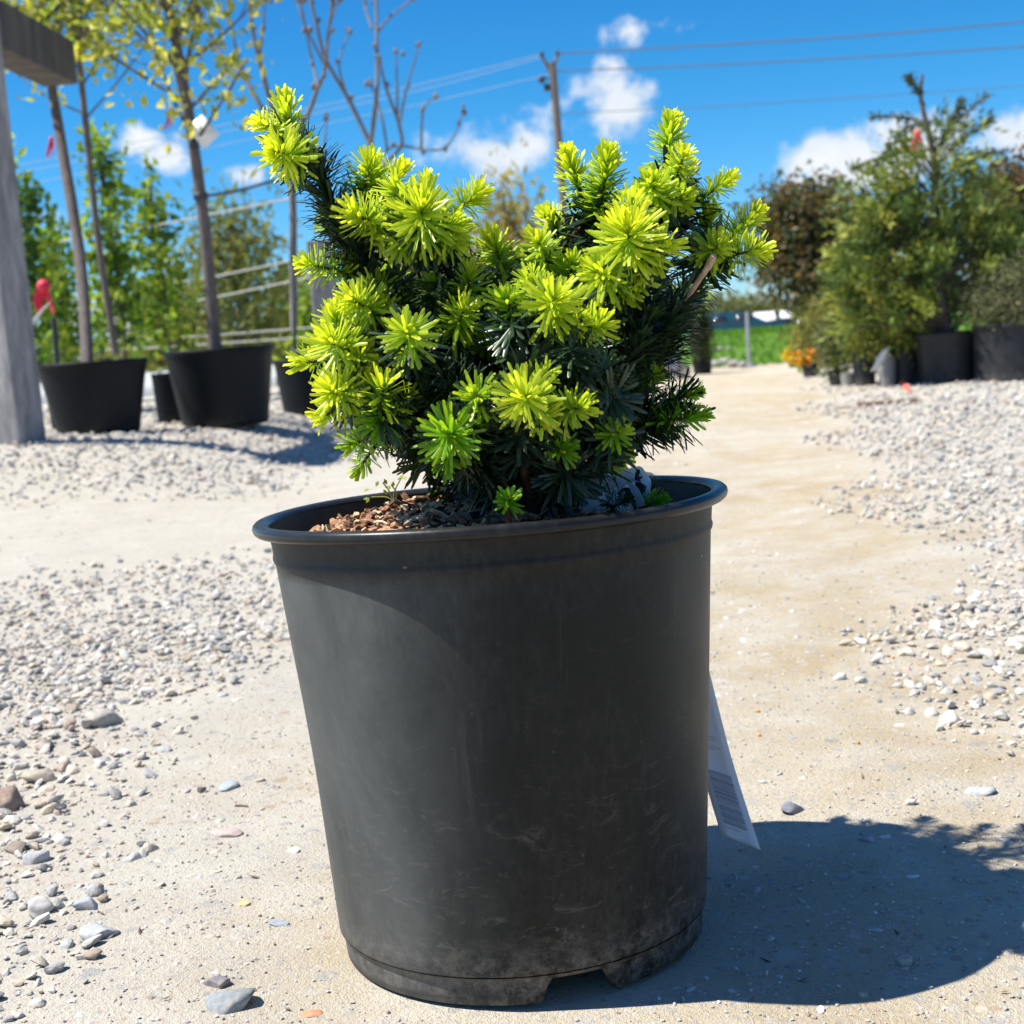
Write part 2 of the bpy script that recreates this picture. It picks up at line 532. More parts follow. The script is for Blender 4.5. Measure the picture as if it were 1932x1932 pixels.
def ground_z(x, y):
    i = np.clip(np.searchsorted(gx, x) - 1, 0, len(gx) - 2); j = np.clip(np.searchsorted(gy, y) - 1, 0, len(gy) - 2)
    u = (x - gx[i]) / (gx[i + 1] - gx[i]); v = (y - gy[j]) / (gy[j + 1] - gy[j])
    return (Z[j, i] * (1 - u) * (1 - v) + Z[j, i + 1] * u * (1 - v) + Z[j + 1, i] * (1 - u) * v + Z[j + 1, i + 1] * u * v)


# ------------------------------------------------------------------ gravel
PAL = np.array([[.40, .395, .385], [.27, .285, .305], [.47, .44, .40], [.43, .36, .27], [.33, .25, .21], [.56, .55, .52], [.17, .18, .20], [.31, .335, .325], [.50, .45, .37]])
PALP = np.array([.18, .15, .17, .10, .05, .16, .06, .06, .07])


def gravel_density(x, y):
    wob = .06 * np.sin(y * 5 + 1) + .05 * np.sin(x * 9 + y * 3)
    left = ss(-.14, -.46, x + wob + .10 * ss(1.4, .7, y))
    left = left * (1 - .88 * ss(2.0, 2.5, y + .2 * np.sin(x * 3)) * (1 - ss(3.3, 3.8, y + .35 * x)))
    far_left = ss(-.35, -.75, x + wob) * ss(3.3, 3.9, y)
    left = np.maximum(left * (1 - ss(3.3, 3.9, y)), far_left)
    left = left * (1 - .8 * ss(.98, .80, y) * ss(-.30, -.20, x))
    right = ss(-.04, .24, x - (.12 + .185 * y) + wob) * ss(.95, 1.35, y)
    center = .055 + .05 * ss(1.0, 2.0, y) + .04 * np.sin(x * 7) * np.sin(y * 4)
    return np.clip(np.maximum(np.maximum(left, right), center), 0, 1)


def scatter(n, ymin, ymax, power, smin, smax, variants, keep=1.0, sub=2):
    u = rng.random(n)
    y = ymin * (ymax / ymin) ** (u ** power)
    x = (rng.random(n) * 2 - 1) * (.66 * y + .22)
    d = gravel_density(x, y)
    k = rng.random(n) < d * keep
    x, y, d = x[k], y[k], d[k]
    s = smin * (smax / smin) ** (rng.random(len(x)) ** 2.1)
    s = s * (1 + .45 * np.clip(y - .9, 0, 4)) * np.where(d < .15, .85, 1)
    off = np.hypot(x + .013, y - .842)
    k = off > .118 + s
    return x[k], y[k], s[k], d[k]


def stones_mesh(mb, x, y, s, d, TV, TF, embed=.25):
    n = len(x)
    a = rng.random(n) * 2 * math.pi
    fl = np.where(d < .15, .42, .62) * (.75 + .5 * rng.random(n))
    el = .7 + .6 * rng.random(n)
    vi = rng.integers(0, len(TV), n)
    V = np.array([TV[i] for i in vi])
    V = V * np.stack([s * el, s / el, s * fl], -1)[:, None, :] * .5
    tilt = rng.normal(size=(n, 2)) * .22
    V[..., 2] += V[..., 0] * tilt[:, :1] + V[..., 1] * tilt[:, 1:]
    cs, sn = np.cos(a)[:, None], np.sin(a)[:, None]
    V = np.stack([V[..., 0] * cs - V[..., 1] * sn, V[..., 0] * sn + V[..., 1] * cs, V[..., 2]], -1)
    lift = s * fl * .5 * np.where(d < .15, -.35, .35 + .5 * rng.random(n))
    V += np.stack([x, y, ground_z(x, y) + lift], -1)[:, None, :]
    ci = rng.choice(len(PAL), n, p=PALP)
    C = (PAL[ci] * .78 + .22 * np.array([.49, .455, .39])) * (.9 + .36 * rng.random((n, 1)))
    m = V.shape[1]
    F = (TF[None] + (np.arange(n) * m)[:, None, None]).reshape(-1, 3)
    mb.add(V.reshape(-1, 3), F, np.repeat(C, m, 0))


def variants(sub, k):
    V, F = ico(sub); out = []
    for i in range(k):
        o = rng.normal(size=3) * 9
        f = np.array([1 + .32 * mn.noise(Vector(v * 1.1 + o)) + .14 * mn.noise(Vector(v * 2.6 + o)) for v in V])
        W = V * f[:, None]
        for _ in range(6):      # chipped flats
            nrm_ = unit(rng.normal(size=3)); dd = W @ nrm_; lim = .50 + .25 * rng.random()
            W = W - np.outer(np.clip(dd - lim, 0, None) * .85, nrm_)
        out.append(W)
    return out, F


TV2, TF2 = variants(2, 12)
TV1, TF1 = variants(1, 8)
mb = MB()
stones_mesh(mb, *scatter(33000, .48, 1.9, .9, .0030, .0135, TV2), TV2, TF2)
gr = mb.build('gravel', M_STONE, smooth=False)
tag(gr, kind='stuff', label='loose grey and tan gravel scattered over the sandy ground', cat='gravel')
mb = MB()
stones_mesh(mb, *scatter(62000, 1.5, 8.5, 1.0, .0036, .0105, TV1), TV1, TF1)
gr2 = mb.build('gravel', M_STONE, smooth=False)
tag(gr2, kind='stuff', label='distant loose gravel along both sides of the sandy track', cat='gravel')
# fine grit
mb = MB()
nn = 9000
yy = .5 * (2.2 / .5) ** rng.random(nn); xx = (rng.random(nn) * 2 - 1) * (.42 * yy + .1)
k = np.hypot(xx + .013, yy - .842) > .125
xx, yy = xx[k], yy[k]
stones_mesh(mb, xx, yy, .0012 + .0022 * rng.random(len(xx)), np.full(len(xx), .5), TV1, TF1)
tag(mb.build('grit', M_STONE, smooth=False), kind='stuff', label='fine sandy grit lying over the ground', cat='grit')

# plant litter blown over the ground
mb = MB(); nn = 300
yy = .55 * (6 / .55) ** rng.random(nn); xx = (rng.random(nn) * 2 - 1) * (.42 * yy + .1)
k = np.hypot(xx + .013, yy - .842) > .125
xx, yy = xx[k], yy[k]; zz = ground_z(xx, yy) + .0009
for x, y, z in zip(xx, yy, zz):
    a = rng.random() * 3.14; L = (.0010 + .0028 * rng.random() ** 1.6) * (1 + .3 * y); wd_ = L * (.12 + .3 * rng.random() ** 2)
    u_ = np.array([math.cos(a), math.sin(a), rng.normal() * .15]); v_ = np.array([-math.sin(a), math.cos(a), rng.normal() * .2]); p = np.array([x, y, z])
    mb.add([p - u_ * L, p + v_ * wd_ - u_ * L * .2, p + u_ * L + [0, 0, .0012], p - v_ * wd_ + u_ * L * .1], [[0, 1, 2, 3]], np.array([.15, .10, .06]) * (.4 + .9 * rng.random()))
tag(mb.build('plant_litter', M_STONE, smooth=False), kind='stuff', label='tiny brown scraps of bark and leaf scattered over the ground', cat='litter')
# single stones one can point to
STONES = [
    (205, 1352, 52, 40, (.40, .37, .33), 'rounded tan grey stone alone on the gravel left of the pot', .7),
    (1795, 1352, 42, 34, (.66, .65, .62), 'whitish stone alone on the sand at the right', .75),
    (430, 1892, 104, 46, (.25, .275, .29), 'large flat blue grey stone at the bottom edge left of the pot', .38),
    (417, 1858, 48, 28, (.22, .20, .23), 'dark purplish stone touching the large flat stone', .5),
    (588, 1908, 36, 24, (.62, .27, .15), 'orange red chip of stone at the bottom left of the pot', .3),
    (186, 1752, 62, 44, (.38, .40, .43), 'grey angular stone largest of the cluster at lower left', .62),
    (74, 1706, 52, 40, (.50, .49, .47), 'pale grey rounded stone in the lower left cluster', .7),
    (163, 1702, 48, 28, (.34, .38, .42), 'blue grey stone behind the largest cluster stone', .6),
    (67, 1610, 42, 32, (.42, .43, .46), 'speckled grey round stone near the left edge', .75),
    (116, 1520, 24, 24, (.10, .11, .12), 'small dark upright stone on the sand at left', .95),
    (14, 1500, 62, 52, (.27, .20, .16), 'brown rough stone at the left edge', .8),
    (72, 1458, 54, 30, (.40, .35, .28), 'long tan stone beside the brown rough stone', .55),
    (30, 1592, 38, 26, (.26, .22, .18), 'small brown stone above the speckled grey stone', .65),
    (528, 1736, 32, 30, (.27, .32, .38), 'blue grey triangular chip on the sand left of the pot foot', .35),
    (461, 1703, 26, 18, (.66, .52, .24), 'yellow pebble set in the sand left of the pot', .3),
    (380, 1483, 18, 12, (.08, .08, .09), 'small black pebble on the sand left of the pot', .7),
    (435, 1471, 46, 20, (.33, .38, .42), 'flat grey stone beside the small black pebble', .35),
    (427, 1565, 52, 24, (.47, .38, .36), 'flat pinkish stone set in the sand', .3),
    (1586, 1274, 22, 18, (.64, .63, .60), 'small white pebble on the track right of the pot', .75),
    (1717, 1514, 22, 16, (.50, .46, .44), 'small pale stone just outside the pot shadow', .6),
    (1846, 1484, 54, 26, (.40, .43, .47), 'flat grey stone near the right edge', .3),
    (1708, 1803, 32, 28, (.40, .36, .31), 'tan pebble inside the pot shadow', .75),
    (1496, 1527, 40, 22, (.20, .22, .26), 'dark stone at the far rim of the pot shadow', .6),
    (1638, 1584, 24, 16, (.36, .38, .42), 'small grey pebble in the upper part of the shadow', .6),
]
for (px, py, wpx, hpx, c, lab, fl) in STONES:
    p = gp(px, py + hpx * .35)
    sz = wpx * p[1] / F_PX * .5
    mb = MB()
    V3, F3 = ico(3)
    o = rng.normal(size=3) * 9
    f = np.array([1 + .30 * mn.noise(Vector(v * 1.1 + o)) + .13 * mn.noise(Vector(v * 2.7 + o)) + .05 * mn.noise(Vector(v * 6 + o)) for v in V3])
    W = V3 * f[:, None]
    for _ in range(9):
        nv = unit(rng.normal(size=3)); W = W - np.outer(np.clip(W @ nv - (.52 + .25 * rng.random()), 0, None) * .92, nv)
    W = W * np.array([1.1, .85, fl]) * sz * 1.22
    a = rng.normal() * .35
    W = np.stack([W[:, 0] * math.cos(a) - W[:, 1] * math.sin(a), W[:, 0] * math.sin(a) + W[:, 1] * math.cos(a), W[:, 2]], 1)
    mb.add(W, F3, np.array(c))
    zz = float(ground_z(np.array([p[0]]), np.array([p[1]]))[0])
    tag(mb.build('stone', M_STONE, origin=(0, 0, 0)), lab, 'stone', 'single stones on the ground').location = (p[0], p[1], zz + sz * fl * (.45 if fl > .45 else .12))

M_PELLET = simple('fertiliser_pellet', (.75, .30, .04), .35, .12, 300)
for (px, py, lab) in [(1431, 1350, 'orange fertiliser pellet upper of two beside the hanging tag'), (1433, 1394, 'orange fertiliser pellet lower of two beside the hanging tag'),
                      (1619, 1409, 'orange fertiliser pellet alone in the middle of the track'), (1685, 1240, 'orange fertiliser pellet above the small white pebble'),
                      (1792, 1236, 'orange fertiliser pellet farthest right on the track')]:
    p = gp(px, py); mb = MB(); V3, F3 = ico(3)
    mb.add(V3 * .0016 * np.array([1, 1.1, .92]), F3)
    tag(mb.build('pellet', M_PELLET, origin=(0, 0, 0)), lab, 'pellet', 'orange fertiliser pellets').location = (p[0], p[1], float(ground_z(np.array([p[0]]), np.array([p[1]]))[0]) + .0013)

M_STICK = barkmat('stick', (.13, .075, .04), (.30, .20, .12), 60)
for (px, py, ln, ang, rad, lab) in [(1675, 765, .22, .05, .009, 'short brown stick lying on the far right gravel'), (1842, 1327, .020, .1, .0011, 'thin twig on the sand below the whitish stone'),
                               (455, 1516, .012, -.3, .0009, 'tiny brown stalk on the sand left of the pot')]:
    p = gp(px, py); mb = MB()
    zz = float(ground_z(np.array([p[0]]), np.array([p[1]]))[0]) + rad
    dv = np.array([math.cos(ang), math.sin(ang), 0]) * ln / 2
    tube(mb, smoothpath([p - dv, p + np.array([0, rad, 0]), p + dv], 4), rad, rad * .7, 6, rough=.12)
    o = mb.build('stick', M_STICK, origin=p); o.location = (p[0], p[1], zz)
    tag(o, lab, 'stick')

# ------------------------------------------------------------------ main pot
POT = np.array([-.011, .842, 0.0])
pot = empty('nursery_pot', POT, 'large black plastic nursery pot with a dwarf fir in the middle of the track', 'plant pot')
pot.rotation_euler = (R(-1.4), R(-.35), 0)
pot.scale = (1.004, 1.004, 1.022)


def dent(r, z, A):
    th = R(183)
    d = np.angle(np.exp(1j * (A - th)))
    k = np.exp(-(d / .34) ** 2) * np.exp(-((z - .115) / .075) ** 2)
    k2 = np.exp(-((np.angle(np.exp(1j * (A - R(215)))) / .30) ** 2)) * np.exp(-((z - .165) / .05) ** 2)
    k3 = .35 * np.sin(A * 3 + 1) * np.sin(z * 18)
    r = r * (1 - .020 * k - .014 * k2 + .0022 * k3)
    return r, z


ZR = .259
mb = MB()
prof = [(.1115, .0175), (.1122, .0195)] + [(.1122 + (.1288 - .1122) * u, .0195 + (.2345 - .0195) * u) for u in np.linspace(.03, 1, 34)] + \
       [(.1299, .2362), (.1302, .2378), (.1298, .2392), (.1296, .2405), (.1303, .2470), (.1312, .2505), (.1318, .2525)]
lathe(mb, prof, 160, fn=dent)
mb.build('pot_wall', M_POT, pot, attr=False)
mb = MB()
inner = [(.1302, .2562), (.1285, .245), (.1262, .235), (.1232, .205), (.117, .17)]
lathe(mb, inner, 128)
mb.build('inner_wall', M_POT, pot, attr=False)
mb = MB()
lip = [(.1316, .2527), (.1350, .2522), (.1378, .2524), (.1394, .2537), (.1400, .2556), (.1396, .2574), (.1382, .2587), (.1358, .2592), (.1330, .2588), (.1310, .2577), (.1302, .2562)]
lathe(mb, lip, 160, fn=lambda r, z, A: (r * (1 + .0025 * np.sin(A * 2 + .6)), z + .0006 * np.sin(A * 3 + 1)))
mb.build('rim', M_RIM, pot, attr=False)
mb = MB()


def footz(A):
    ph = (np.degrees(A) - 285 + 60) % 120 - 60
    return .0142 * ss(11.5, 7.5, np.abs(ph))


def footfn(r, z, A):
    b = footz(A)
    return r, np.maximum(z, b)


lathe(mb, [(.103, .0175), (.1040, .0005), (.1060, 0.0), (.1082, .0008), (.1088, .006), (.1094, .012), (.1098, .0165), (.1117, .0172)], 240, fn=footfn)
lathe(mb, [(.002, .0168), (.1115, .0168)], 96)
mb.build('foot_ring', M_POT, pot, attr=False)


def moundz(x, y):
    r2 = ((x + .026) / .092) ** 2 + ((y + .0) / .105) ** 2
    return .2300 + .0310 * np.exp(-r2) - .006 * ss(.04, .11, x)


mb = MB()
rr = np.linspace(0, .1262, 16); aa = np.arange(72) / 72 * 2 * math.pi
RRg, AAg = np.meshgrid(rr, aa, indexing='ij')
xs, ys = RRg * np.cos(AAg), RRg * np.sin(AAg)
zs = moundz(xs, ys) + rng.normal(size=xs.shape) * .0008
i0 = np.arange(72); i1 = (i0 + 1) % 72
mb.add(np.stack([xs, ys, zs], -1).reshape(-1, 3), np.concatenate([np.stack([j * 72 + i0, j * 72 + i1, (j + 1) * 72 + i1, (j + 1) * 72 + i0], 1) for j in range(15)]))
soil = mb.build('soil', M_SOIL, pot, attr=False)

m_chip, t, b = material('bark_chip')
c, s = tone_attr(t)
nz_ = t.noise(420, 5, .7, t.vmul(coords(t), (1, .3, 1))).outputs[0]
t.put(b.inputs['Base Color'], t.mix(1.0, c, t.mix(t.maprange(nz_, .3, .7), (.6, .6, .6), (1.3, 1.28, 1.25)), 'MULTIPLY'))
b.inputs['Roughness'].default_value = .85
bump(t, b, nz_, .6, .0008)
CHIPC = np.array([[.40, .21, .11], [.52, .34, .19], [.22, .11, .06], [.60, .44, .28], [.33, .17, .10], [.09, .05, .032]])


def chip_verts(L, Wd, T):
    x = np.array([-.5, -.15, .25, .5]) * L
    wd = np.array([.35, .5, .45, .2]) * Wd * (.8 + .4 * rng.random(4))
    zc = rng.normal(size=4) * T * .6 + .18 * L * np.array([0, .12, .1, -.05])
    V = []
    for i in range(4):
        V += [[x[i], -wd[i], zc[i] - T / 2], [x[i], wd[i], zc[i] - T / 2 + rng.normal() * T * .3], [x[i], wd[i], zc[i] + T / 2], [x[i], -wd[i], zc[i] + T / 2]]
    F = [[0, 1, 2, 3][::-1], [12, 13, 14, 15]]
    for i in range(3):
        for k in range(4):
            F.append([i * 4 + k, i * 4 + (k + 1) % 4, (i + 1) * 4 + (k + 1) % 4, (i + 1) * 4 + k])
    return np.array(V), np.array(F)


chips = []
for k in range(10):
    mb = MB(); V, F = chip_verts(*[(.010, .0045, .0011), (.007, .004, .0012), (.013, .003, .0010), (.006, .005, .0014), (.016, .0024, .001)][k % 5])
    mb.add(V, F, CHIPC[k % 6])
    o = mb.build('bark_chip', m_chip, pot, smooth=False); chips.append(o.data)
    first = o
    bpy.data.objects.remove(o)
kept = 0
mbst = MB()
for i in range(1900):
    r_ = .124 * math.sqrt(random.random()); a_ = random.random() * 2 * math.pi
    x, y = r_ * math.cos(a_), r_ * math.sin(a_)
    if x > .045 and random.random() < .6: continue
    z = float(moundz(x, y)) + abs(random.gauss(0, .0014))
    sc_ = .55 + .75 * random.random() ** 1.5
    e = (random.gauss(0, .45), random.gauss(0, .4), random.random() * 6.28)
    if kept < 260 and x < .05 and i % 4 == 0 and y < .09:
        o = bpy.data.objects.new('bark_chip', random.choice(chips)); col.objects.link(o); o.parent = pot
        o.location = (x, y, z + .0012); o.rotation_euler = e; o.scale = (sc_,) * 3; kept += 1
    else:
        V, F = chip_verts(.011 * sc_, .0042 * sc_, .0011)
        Rm = np.array(Matrix.LocRotScale(None, __import__('mathutils').Euler(e), None).to_3x3())
        mbst.add(V @ Rm.T + [x, y, z], F, CHIPC[random.randrange(6)] * (.8 + .5 * random.random()))
tag(mbst.build('bark_mulch', m_chip, pot, smooth=False), kind='stuff')


def potp(v):
    return np.array(pot_m @ Vector(v))


bpy.context.view_layer.update()
pot_m = pot.matrix_world.copy()

# ------------------------------------------------------------------ dwarf fir
Y0 = .838
KPX = Y0 / F_PX
RIGHT = cx_; UP = cy_; TOW = -_F


def fp(px, py, dz=0.0):
    return at(px, py, Y0 + dz)


FIRBASE = fp(1010, 975, .0)
fir = empty('dwarf_fir', FIRBASE, 'dwarf golden fir with bright yellow green new shoots growing in the black pot', 'shrub')

RT = np.array([0, .12, .38, .70, .93, 1.0]); RWD = np.array([.45, .82, 1.0, 1.05, .92, .50])


def needles(mb, B, D, N, L, Wd, curv, tone0, tone1, mat=0, ridge=.28):
    """B bases, D directions, N upper normals, all (n,3); tone0/1 base and tip tones (n,3)"""
    n = len(B)
    if n == 0: return
    S = unit(np.cross(D, N))
    P = B[:, None] + D[:, None] * (L[:, None, None] * RT[None, :, None]) + N[:, None] * ((curv * L)[:, None, None] * (RT ** 2)[None, :, None])
    hw = (Wd / 2)[:, None] * RWD[None]
    left = P - S[:, None] * hw[..., None]; right = P + S[:, None] * hw[..., None]
    mid = P + N[:, None] * (hw * ridge)[..., None]
    V = np.stack([left, mid, right], 2).reshape(n, 18, 3)
    q = []
    for j in range(5):
        for c_ in range(2):
            q.append([j * 3 + c_, j * 3 + c_ + 1, (j + 1) * 3 + c_ + 1, (j + 1) * 3 + c_])
    q = np.array(q)
    F = (q[None] + (np.arange(n) * 18)[:, None, None]).reshape(-1, 4)
    tn = np.repeat(RT, 3)[None, :, None]
    T = tone0[:, None] * (1 - tn) + tone1[:, None] * tn
    mb.add(V.reshape(-1, 3), F, T.reshape(-1, 3), mat)


def shoot_needles(base, d, length, nl, n, yel, seed, a0=104, a1=20, wid=.0021, fresh=1.0, pw=1.5, up=.0):
    r_ = np.random.default_rng(seed)
    d = unit(d)
    ref = np.array([0, 0, 1.0]) if abs(d[2]) < .9 else np.array([1.0, 0, 0])
    x = unit(np.cross(d, ref)); y = np.cross(d, x)
    i = np.arange(n); tt = (i + .5) / n
    az = i * 2.39996 + r_.normal(size=n) * .25
    al = np.radians(a0 + (a1 - a0) * tt ** pw + r_.normal(size=n) * 8)
    rad = np.cos(az)[:, None] * x + np.sin(az)[:, None] * y
    bend = unit(r_.normal(size=3)) * .22
    D = unit(np.cos(al)[:, None] * d + np.sin(al)[:, None] * rad + up * np.array([0, 0, 1.0]) * np.sin(al)[:, None] + bend * tt[:, None] + r_.normal(size=(n, 3)) * .10)
    B = base + d * (length * tt)[:, None] + rad * .0008
    N = unit(d - (D @ d)[:, None] * D + r_.normal(size=(n, 3)) * .22)
    N = unit(N - (N * D).sum(1)[:, None] * D)
    L = nl * (.72 + .42 * r_.random(n)) * (1 - .42 * tt ** 5)
    curv = .06 + .14 * r_.normal(size=n) - .10 * (1 - tt)
    Wd = wid * (.85 + .3 * r_.random(n))
    g0 = np.clip(yel * (.14 + .66 * tt ** 1.7) + r_.normal(size=n) * .08, 0, 1)
    g1 = np.clip(g0 + .14 + .44 * yel, 0, 1)
    L = np.where(r_.random(n) < .06, L * .45, L)
    dull = r_.random() * .2
    g0 = g0 * (1 - dull); g1 = g1 * (1 - dull)
    rb = r_.random(n)
    t0 = np.stack([np.full(n, fresh), g0, rb], 1); t1 = np.stack([np.full(n, fresh), g1, rb], 1)
    return B, D, N, L, Wd, curv, t0, t1


# px, py, depth offset, direction (right, up, toward viewer), length px, needle px, count, yellowness
SH = [
    (545, 238, -.01, (-.15, 1, .25), 95, 54, 120, .85), (512, 243, -.022, (-.75, .45, .6), 34, 46, 70, .95), (538, 292, -.035, (-.35, -.05, .9), 42, 62, 110, .80),
    (693, 335, -.01, (.25, 1, .35), 55, 62, 90, .80), (742, 345, .02, (.5, .9, .1), 60, 55, 80, .95), (692, 415, -.035, (-.75, .25, .6), 48, 68, 84, .85),
    (795, 408, -.05, (.05, .28, .95), 45, 84, 110, .80), (872, 388, -.01, (.85, .62, .1), 85, 56, 100, .88), (800, 372, .03, (.1, .9, .2), 50, 55, 70, .9),
    (760, 455, -.03, (-.1, -.5, .8), 34, 60, 60, .40), (845, 450, -.03, (.55, -.35, .7), 40, 60, 64, .50), (715, 362, .0, (-.3, .6, .6), 34, 52, 56, .62),
    (612, 505, -.02, (-.95, .2, .3), 78, 52, 76, .66), (684, 576, -.045, (-.55, .25, .8), 45, 66, 90, .70), (770, 632, -.075, (-.05, .18, .98), 30, 66, 56, .55),
    (640, 655, -.06, (-.5, .28, .8), 42, 76, 92, .72), (598, 682, -.03, (-.95, -.05, .25), 50, 54, 56, .62), (640, 742, -.065, (-.4, .1, .9), 36, 74, 84, .76),
    (722, 745, -.07, (.15, .9, .45), 30, 66, 40, .62), (690, 828, -.03, (-.65, -.35, .5), 50, 66, 56, .30), (850, 822, -.085, (.05, -.05, .98), 30, 80, 66, .12),
    (900, 750, -.085, (-.25, .1, .95), 26, 58, 50, .46), (992, 752, -.10, (.02, .02, 1), 26, 76, 72, .68), (1078, 772, -.08, (.65, .05, .7), 44, 62, 64, .62),
    (868, 602, -.05, (.35, .55, .7), 45, 62, 72, .52), (884, 545, -.02, (.1, .85, .5), 44, 58, 70, .62), (938, 478, .0, (-.35, .75, .5), 60, 62, 90, .78),
    (1048, 432, .02, (-.45, .75, .35), 62, 52, 78, .76), (1020, 470, -.02, (-.2, .5, .8), 40, 56, 70, .66), (965, 582, -.06, (-.25, .4, .85), 36, 62, 66, .35),
    (1042, 575, -.075, (.1, .3, .95), 36, 80, 92, .76), (1112, 618, -.06, (.7, .12, .65), 48, 62, 70, .70), (1085, 335, -.01, (-.35, .95, .2), 90, 52, 110, .76),
    (1140, 342, -.025, (.12, .98, .35), 95, 62, 150, .72), (1262, 275, .0, (.05, 1, .15), 100, 52, 130, .72), (1282, 318, -.03, (.2, .75, .65), 48, 46, 90, .82),
    (1236, 362, -.045, (-.3, .35, .9), 40, 58, 110, .60), (1278, 378, -.03, (.3, -.1, .9), 36, 50, 80, .42), (1350, 355, -.01, (.8, .62, .1), 66, 44, 80, .82),
    (1185, 452, -.065, (-.05, .38, .92), 48, 88, 120, .78), (1140, 520, -.05, (-.35, .05, .9), 42, 74, 90, .55), (1190, 520, -.04, (.1, -.3, .9), 36, 66, 70, .42),
    (1332, 432, .0, (.25, .85, .25), 60, 52, 76, .85), (1400, 425, -.01, (.75, .65, .15), 72, 48, 84, .88), (1398, 478, -.02, (.95, .12, .25), 76, 52, 100, .74),
    (1345, 470, -.03, (.3, .1, .9), 36, 52, 64, .6), (1162, 818, -.06, (.35, .2, .9), 24, 44, 44, .25), (1165, 862, -.04, (.4, -.2, .8), 30, 44, 44, .5),
    (1290, 748, -.01, (.92, .3, .15), 56, 34, 52, .12), (1288, 790, -.03, (.95, .12, .2), 80, 38, 70, .08), (1225, 718, -.01, (.6, .5, .4), 30, 36, 44, .25),
    (960, 945, -.090, (.1, .55, .8), 14, 26, 34, .05), (1085, 690, -.02, (.3, .5, .7), 36, 56, 56, .04), (820, 560, -.01, (-.2, .6, .6), 40, 56, 60, .3),
    (912, 655, -.02, (.1, .3, .9), 32, 58, 54, .04), (1010, 660, -.03, (.0, .2, .95), 30, 60, 54, .04), (720, 560, -.02, (-.5, .5, .6), 44, 60, 64, .5),
    (1075, 520, -.02, (.2, .6, .6), 44, 58, 64, .5), (985, 520, .02, (.1, .8, .3), 44, 54, 60, .6), (1130, 690, -.04, (.6, .2, .7), 30, 50, 44, .04),
    (955, 800, -.04, (-.1, -.2, .95), 24, 56, 44, .04), (720, 795, -.06, (-.4, -.2, .85), 30, 58, 50, .04), (1060, 850, -.06, (.2, -.2, .9), 20, 46, 34, .05),
]
_ex = []
for (px, py, dz, dr, ln, nl, n, yel) in list(SH):
    if nl >= 64 and ln < 60:
        for q in range(2 if nl >= 72 else 1):
            a_ = random.uniform(-2.6, -.2) if q == 0 else random.uniform(.2, 2.8)
            ox, oy = math.cos(a_) * nl * .62, -math.sin(a_) * nl * .50
            _ex.append((px + ox, py + oy, dz + .012, (dr[0] + math.cos(a_) * .8, dr[1] + math.sin(a_) * .7 + .15, dr[2] * .6), ln * .9, nl * .74, int(n * .62), yel * random.uniform(.65, 1.1)))
SH += _ex
BACK = [(640, 420, .06), (720, 520, .09), (830, 450, .10), (930, 560, .11), (1030, 520, .10), (1130, 450, .09), (1220, 500, .08), (1300, 560, .07), (700, 640, .10), (820, 640, .12),
        (950, 690, .13), (1080, 640, .12), (1190, 650, .10), (760, 760, .10), (900, 790, .12), (1050, 770, .12), (1170, 760, .09)]
for (px, py, dz) in BACK:
    SH.append((px, py, dz, ((px - 970) / 500, .55, -.8), 50, 58, 70, .55))

LIMBS = [
    ([(1010, 985, 0), (925, 850, -.01), (790, 680, 0), (690, 540, .01), (640, 430, .0), (600, 310, -.005), (560, 270, -.01)], .0080, .0030),
    ([(1005, 980, .01), (960, 800, .03), (900, 640, .02), (840, 500, 0), (800, 420, -.01)], .0065, .0025),
    ([(1030, 980, 0), (1100, 840, .005), (1180, 650, 0), (1225, 520, -.01), (1250, 400, -.01), (1262, 330, 0)], .0080, .0032),
    ([(1040, 975, .01), (1150, 850, .02), (1210, 740, .015), (1280, 600, .01), (1345, 487, 0)], .0065, .0034),
    ([(1000, 975, -.01), (900, 880, -.035), (780, 790, -.045), (690, 760, -.045)], .0055, .0022),
    ([(1045, 970, -.01), (1130, 880, -.03), (1210, 800, -.015), (1270, 775, -.01)], .0055, .0022),
    ([(1010, 975, -.02), (985, 860, -.06), (985, 760, -.085), (1010, 640, -.06), (1040, 590, -.06)], .0055, .0022),
    ([(1025, 978, .02), (1020, 820, .06), (1010, 650, .07), (1040, 500, .03), (1130, 400, -.01)], .0060, .0025),
]
LP = []
for (pts, r0, r1) in LIMBS:
    path = smoothpath([fp(*p) for p in pts], 8)
    LP.append(path)
    mb = MB(); tube(mb, path, r0 * .62, r1 * .62, 8, rough=.06)
    mb.build('branch', M_TWIG, fir, origin=FIRBASE, attr=False)
mb = MB()
tube(mb, smoothpath([fp(1030, 1005, .005), fp(1022, 965, .0), fp(1015, 925, 0)], 5), .010, .007, 10, rough=.06)
mb.build('trunk', M_TWIG, fir, origin=FIRBASE, attr=False)
allp = np.array([p for path in LP for p in path[3:]])

old = MB()


